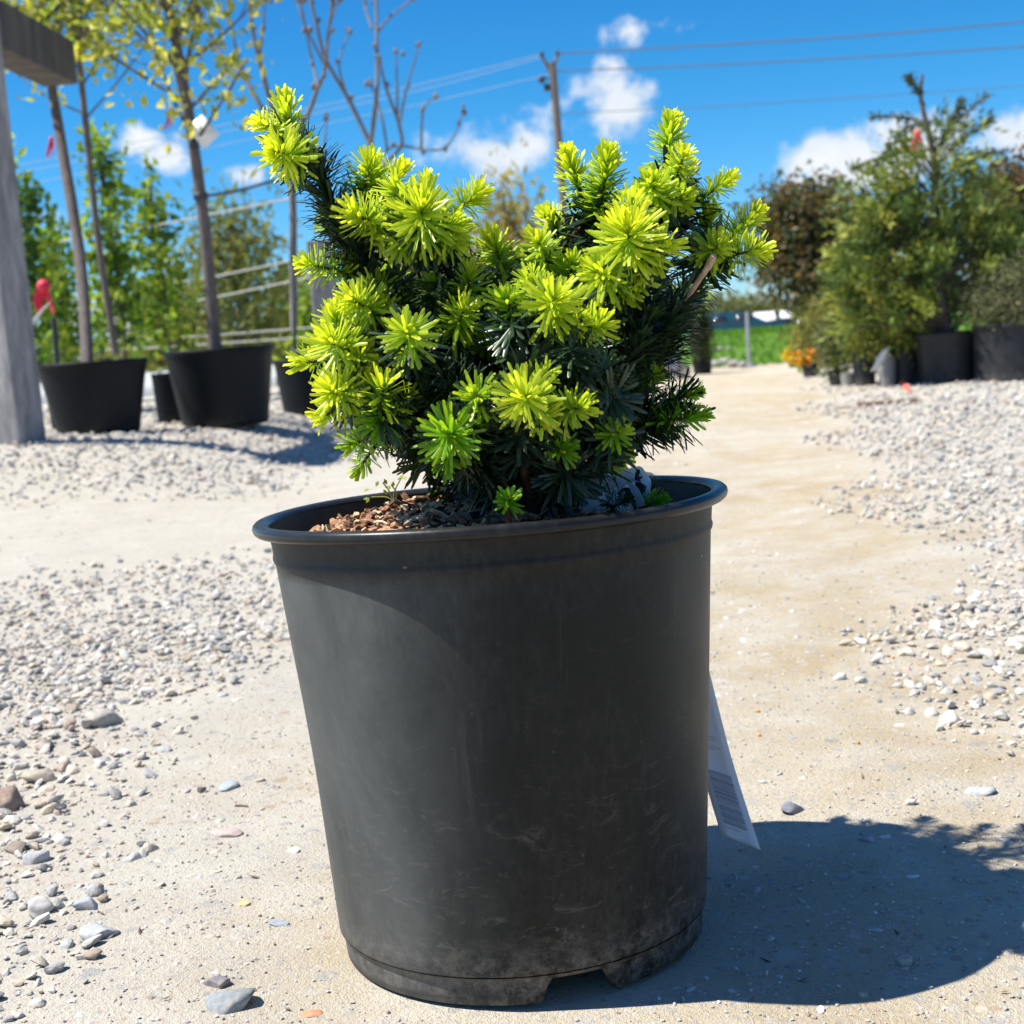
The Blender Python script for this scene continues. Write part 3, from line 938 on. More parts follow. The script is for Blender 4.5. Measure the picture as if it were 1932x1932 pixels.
def old_along(path, per_m, nl=.0185, lo=.0, seed=0, fresh=.0, ang=58):
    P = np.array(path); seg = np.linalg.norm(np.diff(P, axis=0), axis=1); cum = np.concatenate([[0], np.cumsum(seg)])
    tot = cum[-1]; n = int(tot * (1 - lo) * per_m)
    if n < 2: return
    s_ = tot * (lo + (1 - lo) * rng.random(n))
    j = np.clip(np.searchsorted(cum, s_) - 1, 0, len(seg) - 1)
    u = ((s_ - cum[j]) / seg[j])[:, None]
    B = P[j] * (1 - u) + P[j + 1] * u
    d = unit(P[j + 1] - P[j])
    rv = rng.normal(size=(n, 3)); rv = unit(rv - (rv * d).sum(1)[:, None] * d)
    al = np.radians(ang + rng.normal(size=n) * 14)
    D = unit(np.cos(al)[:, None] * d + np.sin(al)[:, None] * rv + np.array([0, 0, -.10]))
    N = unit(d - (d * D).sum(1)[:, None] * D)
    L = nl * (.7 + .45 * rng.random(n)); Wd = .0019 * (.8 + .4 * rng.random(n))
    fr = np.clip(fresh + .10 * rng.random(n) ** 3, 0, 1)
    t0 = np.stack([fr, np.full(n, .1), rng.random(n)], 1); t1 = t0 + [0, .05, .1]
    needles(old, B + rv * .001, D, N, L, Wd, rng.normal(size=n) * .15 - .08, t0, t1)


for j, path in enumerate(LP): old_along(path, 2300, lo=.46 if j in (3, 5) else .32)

n_single = 0
prominent = {6, 7, 13, 14, 15, 17, 20, 22, 23, 30, 33, 34, 39, 44}
for k, (px, py, dz, dr, ln, nl, n, yel) in enumerate(SH):
    d = unit(dr[0] * RIGHT + dr[1] * UP + dr[2] * TOW)
    c = fp(px, py, dz)
    plume = ln >= 55
    length = ln * KPX * (1.1 if plume else 1.55); NL = nl * KPX * (.80 if plume else .76 if nl > 40 else 1) * random.uniform(.92, 1.08)
    n = int(n * (1.75 if plume else 1.45))
    b0 = c - d * length * .55
    # twig from the nearest limb
    dist = np.linalg.norm(allp - b0, axis=1) + .6 * np.clip(allp[:, 2] - b0[2] + .01, 0, None)
    q = allp[np.argmin(dist)]
    gap = np.linalg.norm(b0 - q)
    ctrl = b0 - d * min(gap * .5, .03) * 1.0
    tw = [(1 - u) ** 2 * q + 2 * u * (1 - u) * ctrl + u * u * b0 for u in np.linspace(0, 1, 7)]
    mb = MB()
    if px == 960 and py == 945: tw = [b0 + np.array([0, .004, -.016]), b0]
    tube(mb, tw + [b0 + d * length * .8], .0019, .0009, 6, mat=1)
    dat = shoot_needles(b0, d, length, NL, n, yel, 100 + k, wid=.00185 if nl > 40 else .0017, pw=2.2 if plume else 1.7, up=.30 if plume else .18)
    sel = np.zeros(n, bool)
    if k in prominent and n_single < 300:
        score = (dat[1] @ TOW) + .8 * dat[1] @ UP - .3 * np.abs(dat[1] @ TOW - .5)
        m_ = min(21, 300 - n_single); order = np.argsort(-((dat[0] + dat[1] * .01) @ TOW))[:m_]
        sel[order] = True; n_single += m_
    ns = ~sel
    needles(mb, *[a[ns] for a in dat])
    # small terminal bud
    V3, F3 = ico(1)
    mb.add(V3 * .0013 + b0 + d * length * 1.02, F3, (.6, .9, .5), 0)
    so = mb.build('young_shoot', [M_NEEDLE, M_TWIG], fir, origin=FIRBASE)
    for i in np.where(sel)[0]:
        m1 = MB(); needles(m1, *[a[i:i + 1] for a in dat])
        no = m1.build('needle', M_NEEDLE, so, origin=FIRBASE)
    if gap > .008 and not (px == 960 and py == 945): old_along(tw, 2100, lo=.12, fresh=.02)

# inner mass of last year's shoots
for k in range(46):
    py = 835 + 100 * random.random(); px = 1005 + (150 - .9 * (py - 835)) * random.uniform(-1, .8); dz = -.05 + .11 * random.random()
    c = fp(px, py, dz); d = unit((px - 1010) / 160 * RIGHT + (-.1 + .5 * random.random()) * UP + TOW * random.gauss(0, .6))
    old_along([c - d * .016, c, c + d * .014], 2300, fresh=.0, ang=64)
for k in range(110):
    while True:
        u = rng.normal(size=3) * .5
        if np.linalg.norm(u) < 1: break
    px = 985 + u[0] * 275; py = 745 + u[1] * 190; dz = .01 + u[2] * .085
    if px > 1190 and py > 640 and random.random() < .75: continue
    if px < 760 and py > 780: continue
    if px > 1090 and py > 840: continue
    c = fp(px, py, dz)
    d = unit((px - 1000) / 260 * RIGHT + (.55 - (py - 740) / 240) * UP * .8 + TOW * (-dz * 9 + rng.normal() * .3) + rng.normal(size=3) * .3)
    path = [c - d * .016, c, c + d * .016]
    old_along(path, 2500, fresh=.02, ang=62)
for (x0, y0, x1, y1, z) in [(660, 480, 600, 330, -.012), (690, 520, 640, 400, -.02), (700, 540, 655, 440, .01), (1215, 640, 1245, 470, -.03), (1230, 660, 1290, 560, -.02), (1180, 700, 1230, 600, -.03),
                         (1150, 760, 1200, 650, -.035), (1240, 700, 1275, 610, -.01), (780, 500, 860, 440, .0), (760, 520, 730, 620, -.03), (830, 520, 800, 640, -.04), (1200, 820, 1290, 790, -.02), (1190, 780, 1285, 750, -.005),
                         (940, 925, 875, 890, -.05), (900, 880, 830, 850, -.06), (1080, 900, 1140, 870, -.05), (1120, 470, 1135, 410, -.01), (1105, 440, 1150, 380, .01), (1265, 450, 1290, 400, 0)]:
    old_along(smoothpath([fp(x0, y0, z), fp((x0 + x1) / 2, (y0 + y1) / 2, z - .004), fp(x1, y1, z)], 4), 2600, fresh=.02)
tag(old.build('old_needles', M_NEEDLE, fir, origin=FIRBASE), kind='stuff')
# cut stub and buds
mb = MB(); tube(mb, smoothpath([fp(1292, 566, -.020), fp(1318, 530, -.030), fp(1336, 502, -.036), fp(1347, 482, -.040)], 4), .0012, .0021, 9, rough=.16)
mb.build('cut_stub', barkmat('pale_stub', (.34, .20, .12), (.62, .45, .33), 200), fir, origin=FIRBASE, attr=False)
mb = MB()
for (px, py, r_) in [(600, 297, .0034), (596, 290, .0028), (590, 300, .0026), (606, 303, .0024)]:
    V3, F3 = ico(2); mb.add(V3 * r_ * (1 + .2 * rng.normal(size=(len(V3), 1))) + fp(px, py, -.012), F3)
mb.build('bud_cluster', simple('brown_bud', (.075, .03, .022), .7, .4, 200), fir, origin=FIRBASE, attr=False)

# ------------------------------------------------------------------ things in and on the pot
# weed seedling
wb = fp(742, 945, .03)
weed = empty('weed_seedling', wb, 'tiny yellow green weed seedling sprouting from the bark mulch', 'weed')
mb = MB()
for (pts) in [[(742, 945), (735, 928), (722, 910)], [(742, 945), (745, 925), (757, 902)], [(745, 945), (748, 930), (738, 915)], [(800, 950), (805, 935), (830, 925)], [(742, 946), (728, 938), (700, 938)]]:
    path = smoothpath([fp(x, y, .03) for x, y in pts], 4)
    tube(mb, path, .0006, .0004, 5)
    for q in range(3):
        e = path[-1] + rng.normal(size=3) * .0016
        a = rng.normal(size=3); a = unit(a - a @ TOW * TOW * .4); b_ = unit(np.cross(a, unit(TOW + UP * .8)))
        ml = MB(); ml.add([e, e + a * .002 + b_ * .0013, e + a * .0042, e + a * .002 - b_ * .0013], [[0, 1, 2, 3]], (.30, .36, .05)); ml.build('leaf', M_LEAF, weed, origin=wb)
mb.build('stem', simple('weed_stem', (.25, .25, .06), .6), weed, origin=wb, attr=False)
# dead twig
tb = fp(1208, 960, .05)
mb = MB(); tube(mb, smoothpath([fp(1214, 970, .05), fp(1210, 940, .05), fp(1204, 912, .05), fp(1202, 895, .05), fp(1206, 886, .05)], 4), .0032, .0008, 7, rough=.1)
tube(mb, smoothpath([fp(1204, 905, .05), fp(1212, 898, .05)], 3), .0010, .0005, 5)
tube(mb, smoothpath([fp(1222, 966, .05), fp(1226, 945, .05), fp(1236, 915, .055)], 4), .0022, .0010, 6, rough=.1)
tag(mb.build('dead_twig', simple('dead_bark', (.035, .022, .02), .8, .4, 90), origin=tb, attr=False), 'dark crooked dead twig sticking up inside the right of the pot', 'twig')
# fallen sprig
sb = fp(1232, 952, -.02)
sprig = MB()
dd = unit(.85 * RIGHT + .35 * UP + .2 * TOW)
needles(sprig, *shoot_needles(fp(1215, 956, -.02), dd, 38 * KPX, 28 * KPX, 46, .12, 900, wid=.0018, a0=75))
tube(sprig, [fp(1205, 960, -.02), fp(1245, 945, -.022)], .001, .0006, 5, mat=1)
tag(sprig.build('fir_sprig', [M_NEEDLE, M_TWIG], origin=sb), 'small green fir sprig resting against the right rim inside the pot', 'sprig')
sprig = MB()
needles(sprig, *shoot_needles(fp(1150, 952, -.01), unit(.7 * RIGHT + .2 * UP + .5 * TOW), 40 * KPX, 26 * KPX, 46, .0, 901, wid=.0018, fresh=.12))
tube(sprig, [fp(1150, 957, -.01), fp(1175, 950, -.014)], .001, .0006, 5, mat=1)
tag(sprig.build('fir_sprig', [M_NEEDLE, M_TWIG], origin=fp(1165, 950, -.01)), 'dark old fir sprig lying at the foot of the dead twig', 'sprig')


def strip(mb, pts, widths, wdirs, n=10, tone=None, mat=0, sag=0):
    P = smoothpath(pts, n); k = len(P)
    w_ = np.interp(np.linspace(0, 1, k), np.linspace(0, 1, len(widths)), widths)
    wd = np.array([[np.interp(q, np.linspace(0, 1, len(wdirs)), [d_[i] for d_ in wdirs]) for i in range(3)] for q in np.linspace(0, 1, k)])
    wd = unit(wd)
    us = np.linspace(-.5, .5, 5)
    P = np.array(P); T = unit(np.gradient(P, axis=0)); Nn = unit(np.cross(T, wd))
    V = np.stack([P + wd * (w_ * u)[:, None] + Nn * (sag * (u * u * 4 - .5)) for u in us], 1).reshape(-1, 3)
    F = []
    for j in range(k - 1):
        for c_ in range(4): F.append([j * 5 + c_, j * 5 + c_ + 1, (j + 1) * 5 + c_ + 1, (j + 1) * 5 + c_])
    mb.add(V, F, tone, mat)
    return P, wd, w_, Nn


# hanging plant tag, from the far rim down the right side
TY = .915
b0 = at(1398, 1590, TY - .02); b1 = at(1352, 1440, TY); b2 = at(1322, 1310, TY + .012)
rim_out = potp((.098, .104, .2592)); rim_in = potp((.088, .090, .252))
tagroot = empty('plant_tag', rim_out, 'long white printed plant tag hanging behind the right side of the pot', 'tag')
wv = unit(at(1435, 1582, TY - .02) - at(1362, 1556, TY - .012))
mb = MB()
P, wd, w_, Nn = strip(mb, [rim_in, rim_out + np.array([0, 0, .0018]), potp((.108, .112, .240)), b2, b1, b0], [.014, .014, .018, .022, .0255, .0265], [unit(np.array([.7, -.7, .05])), unit(np.array([.7, -.7, .05])), unit(np.array([.8, -.5, .05])), wv, wv, wv], 10, sag=.0012)
sheet = mb.build('sheet', M_WHITE, tagroot, origin=rim_out, attr=False)
sheet.modifiers.new('solid', 'SOLIDIFY').thickness = .0003
mb = MB()
k = len(P)
# barcode bars and text lines stand a hair proud of the sheet
s_end = P[-1]; dirn = unit(P[-1] - P[-12]); nrm_b = Nn[-6] if Nn[-6] @ TOW > 0 else -Nn[-6]
pos = .0105
r_ = random.Random(5)
while pos < .046:
    th = r_.choice([.0004, .0004, .0007, .0011, .0015])
    c = s_end - dirn * pos + nrm_b * .0009
    ww = .0185
    mb.add([c - wd[-1] * ww * .5 + wd[-1] * .001, c + wd[-1] * ww * .42, c + wd[-1] * ww * .42 - dirn * th, c - wd[-1] * ww * .5 + wd[-1] * .001 - dirn * th], [[0, 1, 2, 3]])
    pos += th + r_.choice([.0005, .0007, .001])
mb.build('barcode', M_PRINT, tagroot, origin=rim_out, attr=False)
mb = MB()
for q, (p0, wl) in enumerate([(.062, .5), (.064, .8), (.069, .7), (.071, .9), (.0075, .6)]):
    c = s_end - dirn * p0 + nrm_b * .0011 - unit(P[-1] - P[-20]) * 0
    u0 = -.4
    while u0 < -.4 + wl * .8:
        lw = .03 + .05 * r_.random()
        mb.add([c + wd[-1] * .02 * u0, c + wd[-1] * .02 * (u0 + lw), c + wd[-1] * .02 * (u0 + lw) - dirn * .0006, c + wd[-1] * .02 * u0 - dirn * .0006], [[0, 1, 2, 3]])
        u0 += lw + .025
mb.build('printed_line', M_PRINT, tagroot, origin=rim_out, attr=False)

# crumpled clear wrapper inside the pot
m_wrap, t, b = material('clear_plastic_wrap')
b.inputs['Base Color'].default_value = (.86, .89, .92, 1); b.inputs['Roughness'].default_value = .16
tr = t.new('ShaderNodeBsdfTranslucent'); tr.inputs[0].default_value = (.9, .93, .96, 1)
mx = t.new('ShaderNodeMixShader'); mx.inputs[0].default_value = .5
t.l.new(b.outputs[0], mx.inputs[1]); t.l.new(tr.outputs[0], mx.inputs[2]); t.l.new(mx.outputs[0], t.n['Material Output'].inputs[0])
wc = fp(1160, 935, .04)
mb = MB()
for (pts, wdt) in [([(1098, 962), (1120, 938), (1150, 906), (1180, 902), (1200, 925), (1206, 962)], .030), ([(1105, 965), (1140, 945), (1172, 912), (1200, 900), (1222, 915), (1226, 950)], .022), ([(1090, 966), (1115, 955), (1150, 950), (1195, 962)], .026)]:
    n0 = mb.n
    strip(mb, [fp(x, y, .045 + .01 * i / len(pts)) for i, (x, y) in enumerate(pts)], [wdt * .8, wdt, wdt * .7], [unit(np.array([.15, .95, .25])), unit(np.array([-.1, .9, .4]))], 8, sag=.004)
    V = mb.V[-1]; V += np.array([[mn.noise(Vector(v * 90)) * .003, mn.noise(Vector(v * 90 + np.array([5, 5, 5]))) * .003, mn.noise(Vector(v * 90 + np.array([9, 2, 1]))) * .003] for v in V])
tag(mb.build('plastic_wrapper', m_wrap, origin=wc, attr=False), 'crumpled clear white plastic wrapper inside the right of the pot', 'wrapper')


# ------------------------------------------------------------------ background builders
def nursery_pot(pxl, pxr, rim_y, bot_y, label, mat=None, group='black nursery pots', taper=.84, Yover=None, name='nursery_pot', tilt=(0, 0)):
    pc = (pxl + pxr) / 2
    g_ = gp(pc, bot_y - 2)
    Yd = g_[1]
    rt = (pxr - pxl) / 2 * Yd / F_PX
    Yc0 = Yd + rt * taper
    rt = (pxr - pxl) / 2 * Yc0 / F_PX
    ctr = np.array([at(pc, (bot_y + rim_y) / 2, Yc0)[0], Yc0, 0])
    ctr[2] = float(terrain(ctr[0], ctr[1]))
    H = at(pc, rim_y, Yc0 - rt * .9)[2] - ctr[2]
    H = max(H, .05)
    root = empty(name, ctr, label, 'plant pot', group)
    root.rotation_euler = (tilt[0], tilt[1], random.random())
    mat = mat or M_POTFAR
    mb = MB(); rb = rt * taper * .97; rt_ = rt * .965
    lathe(mb, [(rb * .97, 0), (rb, .01 * H)] + [(rb + (rt_ - rb) * u, H * (.01 + .9 * u)) for u in np.linspace(.1, 1, 8)] + [(rt_ * 1.012, H * .93)], 40,
          fn=lambda r, z, A: (r * (1 + .008 * np.sin(A * 3 + pc)), z))
    mb.build('pot_wall', mat, root, attr=False)
    mb = MB(); lathe(mb, [(rt_ * 1.012, H * .93), (rt, H * .935), (rt, H * .995), (rt * .985, H), (rt * .95, H), (rt * .93, H * .9)], 40)
    mb.build('rim', mat, root, attr=False)
    mb = MB(); lathe(mb, [(.001, H * .91), (rt * .5, H * .905), (rt * .94, H * .90)], 24)
    mb.build('soil', M_SOIL, root, attr=False)
    return root, ctr, H, rt


def leaves(mb, C, n_per, spread, size, cols, droop=0.0, asp=.55, flat=0.0):
    C = np.asarray(C, float); n = len(C) * n_per
    B = np.repeat(C, n_per, 0) + rng.normal(size=(n, 3)) * spread
    a = rng.normal(size=(n, 3)) * np.array([1, 1, 1 - flat]) + np.array([0, 0, -droop]); a = unit(a)
    b_ = rng.normal(size=(n, 3)); b_ = unit(b_ - (b_ * a).sum(1)[:, None] * a); nn_ = np.cross(a, b_)
    s = size * (.6 + .7 * rng.random(n))[:, None]
    V = np.stack([B - a * s * .5, B + b_ * s * asp * .5 + nn_ * s * .10, B + a * s * .5, B - b_ * s * asp * .5 + nn_ * s * .10], 1)
    F = np.arange(n * 4).reshape(n, 4)
    cols = np.asarray(cols, float)
    ci = np.repeat(rng.integers(0, len(cols), len(C)), n_per)
    c = cols[ci] * (.75 + .5 * rng.random((n, 1)))
    mb.add(V.reshape(-1, 3), F, np.repeat(c, 4, 0))


GOLD = [(.42, .46, .08), (.32, .40, .07), (.52, .52, .16), (.24, .32, .06)]
MIDG = [(.15, .28, .03), (.10, .20, .03), (.23, .36, .04), (.05, .12, .025), (.32, .42, .06)]
WILLOW = [(.20, .24, .05), (.15, .20, .055), (.25, .26, .07), (.11, .16, .06)]


def young_tree(trunk_px, Y, r0, r1, label, crown_from=.45, nl=16, ll=.5, leafn=10, leafs=.04, cols=GOLD, group=None, bark=None, extend=None, spread=.05, name='young_tree', clumps=4, base=None, back=0.0):
    pts = [at(x, y, Y + back * i / (len(trunk_px) - 1)) for i, (x, y) in enumerate(trunk_px)]
    if base is not None: pts[0] = np.asarray(base, float)
    if extend is not None:
        d = unit(pts[-1] - pts[-2]); pts.append(pts[-1] + d * extend)
    root = empty(name, pts[0], label, 'tree', group)
    path = smoothpath(pts, 6)
    mb = MB(); tube(mb, path, r0, r1, 9, rough=.05)
    mb.build('trunk', bark or M_BARK, root, origin=pts[0], attr=False)
    P = np.array(path); mbb = MB(); mc = MB(); C = []
    for k in range(nl):
        u = crown_from + (1 - crown_from) * (k + random.random()) / nl
        f = u * (len(P) - 1); i = min(int(f), len(P) - 2); s = P[i] + (P[i + 1] - P[i]) * (f - i)
        az = k * 2.4 + random.gauss(0, .4); el = R(random.uniform(25, 60))
        L = ll * (.55 + .6 * random.random()) * (1.15 - .5 * u)
        d = np.array([math.cos(az) * math.cos(el), math.sin(az) * math.cos(el), math.sin(el)])
        e = s + d * L + np.array([0, 0, .05 * L])
        lp = smoothpath([s, s + d * L * .5 + rng.normal(size=3) * .03 * L, e], 3)
        tube(mbb, lp, r1 * .55, r1 * .18, 5)
        for q in range(clumps):
            uu = .3 + .7 * (q + random.random()) / clumps
            C.append(s + (e - s) * uu + rng.normal(size=3) * .05 * L)
            if q % 2:
                sub = C[-1] + rng.normal(size=3) * .16 * L; tube(mbb, [s + (e - s) * uu * .9, sub], r1 * .2, r1 * .1, 4); C.append(sub)
    mbb.build('limbs', bark or M_BARK, root, origin=pts[0], attr=False)
    if leafn:
        leaves(mc, C, leafn, spread, leafs, cols)
        mc.build('crown', M_LEAF, root, origin=pts[0], smooth=False)
    return root, P


def foliage_tree(base, H, crown, n, label, cols, leaf=.05, name='tree', trunk_r=.05, clump=.10, per=14, mat=None, group=None, cat='tree', droop=0, asp=.55, bark=None, trunk_top=.75, bare=0):
    """crown: list of ellipsoids (dx, dy, z, rx, ry, rz) relative to the base"""
    base = np.asarray(base, float)
    root = empty(name, base, label, cat, group)
    mb = MB(); tube(mb, smoothpath([base, base + [.02 * H, 0, H * .4], base + [0, 0, H * trunk_top]], 4), trunk_r, trunk_r * .4, 8, rough=.05)
    C = []
    vol = np.array([c[3] * c[4] * c[5] for c in crown]) ** .67; vol = vol / vol.sum()
    for c, v in zip(crown, vol):
        m_ = max(3, int(n * v)); u = unit(rng.normal(size=(m_, 3))) * (.35 + .65 * rng.random((m_, 1)) ** .5)
        lump = 1 + .22 * np.sin(u[:, :1] * 7 + c[2] * 9) * np.sin(u[:, 2:] * 8 + 1)
        pts = base + np.array(c[:3]) + u * np.array(c[3:]) * lump
        C.append(pts)
        for q in range(min(9, m_)):
            e = pts[q]; st = base + np.array([0, 0, min(H * trunk_top * .9, max(.1 * H, c[2] - c[5] * .6))])
            tube(mb, smoothpath([st, (st + e) / 2 + [0, 0, .04 * H], e], 3), trunk_r * .35, trunk_r * .08, 5)
    C = np.concatenate(C)
    mb.build('trunk', bark or M_BARK, root, origin=base, attr=False)
    mc = MB(); leaves(mc, C, per, clump, leaf, cols, droop, asp)
    if bare:
        for e in C[rng.integers(0, len(C), bare)]: tube(mc, [e, e + np.array([rng.normal() * .12, rng.normal() * .12, .22 * abs(rng.normal()) + .12]) * clump * 4], leaf * .07, leaf * .03, 3, (.26, .16, .10))
    mc.build('crown', mat or M_LEAF, root, origin=base, smooth=False)
    return root


# ------------------------------------------------------------------ left side: timber rack
PY = 4.4
rack = empty('timber_rack', (*gp(40, 836)[:2], float(terrain(*gp(40, 836)[:2]))), 'weathered grey timber post with a heavy cross beam at the left edge', 'rack')
ro = np.array(rack.location)
pr = at(72, 826, PY)
mb = MB()
box(mb, (pr[0] - .135, PY - .02, ro[2] - .05), (pr[0] - .015, PY + .10, 1.40), rotz=R(-24))
bevel(mb.build('post', M_TIMBER, rack, origin=ro, smooth=False, attr=False), .006)
e1 = at(148, 159, 5.2); e2 = at(0, 91, 4.5)
dv = unit(np.array([e2[0] - e1[0], e2[1] - e1[1], 0])); side = np.array([-dv[1], dv[0], 0]);
if side[0] > 0: side = -side
mb = MB()
p0 = np.array([e1[0], e1[1], 0]); p1 = p0 + dv * .95
q = [p0, p1, p1 + side * .125, p0 + side * .125]
zb, zt = e1[2], e1[2] + .148
mb.add([[a[0], a[1], zb] for a in q] + [[a[0], a[1], zt] for a in q], BOXF)
bm_o = bevel(mb.build('beam', M_BEAM, rack, origin=ro, smooth=False, attr=False), .006)
mb = MB()
a = p0 + dv * .72 + side * .05
box(mb, (pr[0] - .13, a[1] - .04, zb + .03), (a[0], a[1] + .04, zt - .02))
mb.build('bracket', M_BEAM, rack, origin=ro, smooth=False, attr=False)

# grey post standing behind the fir
gq = gp(622, 690)
mb = MB(); bx = at(622, 690, 7.4); wdt = 46 * 7.4 / F_PX
box(mb, (bx[0] - wdt / 2, 7.4, float(terrain(bx[0], 7.4)) - .02), (bx[0] + wdt / 2, 7.4 + wdt, at(610, 452, 7.4)[2]))
tag(bevel(mb.build('wooden_post', M_TIMBER, origin=(bx[0], 7.4, 0), smooth=False, attr=False), .006), 'square grey timber post half hidden behind the left of the fir', 'post')

# ------------------------------------------------------------------ left side: big pots and trees
pA, cA, hA, rA = nursery_pot(80, 283, 681, 822, 'big black nursery pot beside the timber post holding a leafy young tree', taper=.76)
pB, cB, hB, rB = nursery_pot(318, 523, 656, 811, 'big black nursery pot holding the tree with the white hanging tag', taper=.80)
pC, cC, hC, rC = nursery_pot(520, 668, 676, 792, 'big black nursery pot partly hidden behind the left side of the fir', taper=.86)
pD, cD, hD, rD = nursery_pot(274, 330, 706, 808, 'narrow black nursery pot in shade between the two big left pots', taper=.86)
pE, cE, hE, rE = nursery_pot(64, 150, 716, 818, 'black nursery pot mostly hidden behind the big pot by the timber post', taper=.86)
for p_, dy in ((pD, .45), (pE, .5)):
    p_.location.y += dy * .4; p_.location.x -= .01

Ya = cA[1]; Yb = cB[1]; Yc = cC[1]
G1 = 'young trees standing in the left row of pots'
tA, PA = young_tree([(182, 672), (150, 480), (100, 180), (86, 60)], Ya, .022, .015, 'young gold leaved tree leaning left out of the big pot beside the timber post', .50, 28, .60, 7, .050, group=G1, extend=.55, back=.8, base=(cA[0] - .02, cA[1], cA[2] + hA * .9))
tB, PB = young_tree([(414, 655), (385, 420), (345, 150), (315, 0)], Yb, .024, .014, 'young gold leaved tree with a white square tag on its trunk', .36, 32, .52, 7, .050, group=G1, extend=.6, base=(cB[0] - .015, cB[1], cB[2] + hB * .9))
tA2, PA2 = young_tree([(219, 668), (185, 450), (155, 170), (140, 0)], Ya + .9, .015, .009, 'thin gold leaved tree standing behind the leaning tree at left', .42, 22, .60, 6, .052, group=G1, extend=.5)

# white hanging tag on tree B, straps, ribbons
tc = at(383, 248, Yb - .03)
tg = empty('tree_tag', tc, 'white square tag hanging on the trunk of the left middle tree', 'tag')
mb = MB(); s_ = 31 * Yb / F_PX
ra = R(42); ux = math.cos(ra) * RIGHT + math.sin(ra) * UP; uy = -math.sin(ra) * RIGHT + math.cos(ra) * UP
mb.add([tc - ux * s_ * .62 - uy * s_ * .8, tc + ux * s_ * .62 - uy * s_ * .8, tc + ux * s_ * .62 + uy * s_ * .8, tc - ux * s_ * .62 + uy * s_ * .8], [[0, 1, 2, 3]])
sh = mb.build('sheet', M_WHITE, tg, origin=tc, attr=False); sh.modifiers.new('solid', 'SOLIDIFY').thickness = .002
mb = MB(); box(mb, tc + np.array([-.055, .004, -.055]), tc + np.array([-.02, .012, -.02]), rotz=.3)
mb.build('clip', M_DARK, tg, origin=tc, attr=False)


def ribbon(px, py, Y, hpx, label, mat=M_RED, name='ribbon', lean=0.0, wpx=9):
    c = at(px, py, Y); k = Y / F_PX
    mb = MB()
    for s in (-1, 1):
        strip(mb, [c, c + RIGHT * s * wpx * .35 * k - UP * hpx * .4 * k, c + RIGHT * (lean + s * wpx * .5) * k - UP * hpx * k], [wpx * .6 * k, wpx * .8 * k, wpx * .5 * k], [unit(RIGHT + .5 * TOW * s), unit(RIGHT * .6 + TOW * s)], 4)
    V3, F3 = ico(2); mb.add(V3 * wpx * .5 * k + c, F3)
    o = mb.build(name, mat, origin=c, attr=False)
    o.modifiers.new('solid', 'SOLIDIFY').thickness = .0012
    return tag(o, label, 'ribbon', 'marker ribbons')


ribbon(322, 205, Yb - .02, 38, 'small red ribbon tied in the tree above the white square tag', lean=-6)
ribbon(97, 262, Ya - .02, 34, 'small red ribbon on the leaning tree by the timber post', lean=-4)
ribbon(82, 540, Ya + .3, 52, 'big red ribbon tied beside the timber post above the hidden pot', wpx=26, lean=6)
mb = MB(); c0 = at(90, 573, Ya + .25); c1 = at(55, 624, Ya + .25)
strip(mb, [c0, (c0 + c1) / 2 + np.array([0, 0, .01]), c1], [.03, .045, .02], [unit(np.array([.7, .3, .5]))] * 2, 5)
o = mb.build('plant_tag', M_WHITE, origin=c0, attr=False); o.modifiers.new('solid', 'SOLIDIFY').thickness = .001
tag(o, 'white strip tag hanging under the big red ribbon at left', 'tag')
# dark stake under the ribbon
mb = MB(); tube(mb, [at(101, 600, Ya + .4), at(105, 700, Ya + .4) - np.array([0, 0, .3])], .010, .010, 8)
tag(mb.build('stake', M_DARK, origin=at(105, 700, Ya + .4), attr=False), 'thin dark stake standing below the big red ribbon', 'stake')
# strap from the tagged tree to the bare tree
mb = MB(); tube(mb, smoothpath([at(378, 371, Yb), at(440, 362, (Yb + Yc) / 2), at(502, 345, Yc), at(552, 330, Yc)], 5), .0065, .0065, 6)
for (px, py, r_) in [(379, 371, .028), (152, 500, .0)]:
    if r_:
        c = at(px, py, Yb); lathe(mb, [(r_ * .9, -.012), (r_, -.010), (r_, .010), (r_ * .9, .012)], 16, c=c)
tag(mb.build('tie_strap', M_DARK, origin=at(378, 371, Yb), attr=False), 'dark strap tying the tagged tree to the bare tree', 'strap')


def bare_tree(paths, Y, label, r, base=None, buds=True):
    root0 = at(*paths[0][0], Y) if base is None else np.asarray(base, float)
    root = empty('bare_tree', root0, label, 'tree', 'bare young trees')
    for k, pth in enumerate(paths):
        pts = [at(x, y, Y + (.0 if k == 0 else .12 * math.sin(k * 2.3 + i * .7))) if i else at(x, y, Y) for i, (x, y) in enumerate(pth)]
        if k == 0 and base is not None: pts = [root0] + pts
        mb = MB(); rr_ = r if k == 0 else r * (.62 if k < 4 else .36)
        tube(mb, smoothpath(pts, 5), rr_, rr_ * (.7 if k == 0 else .45), 8, rough=.06)
        if k and buds:
            V3, F3 = ico(1)
            for j in range(1 + len(pts)):
                e = pts[-1] if j == 0 else pts[min(j, len(pts) - 1)] + rng.normal(size=3) * .012
                mb.add(V3 * np.array([.011, .011, .016]) * (.7 + .5 * random.random()) + e, F3)
        mb.build('trunk' if k == 0 else 'branch', M_GREYBARK, root, origin=root0, attr=False)
    return root


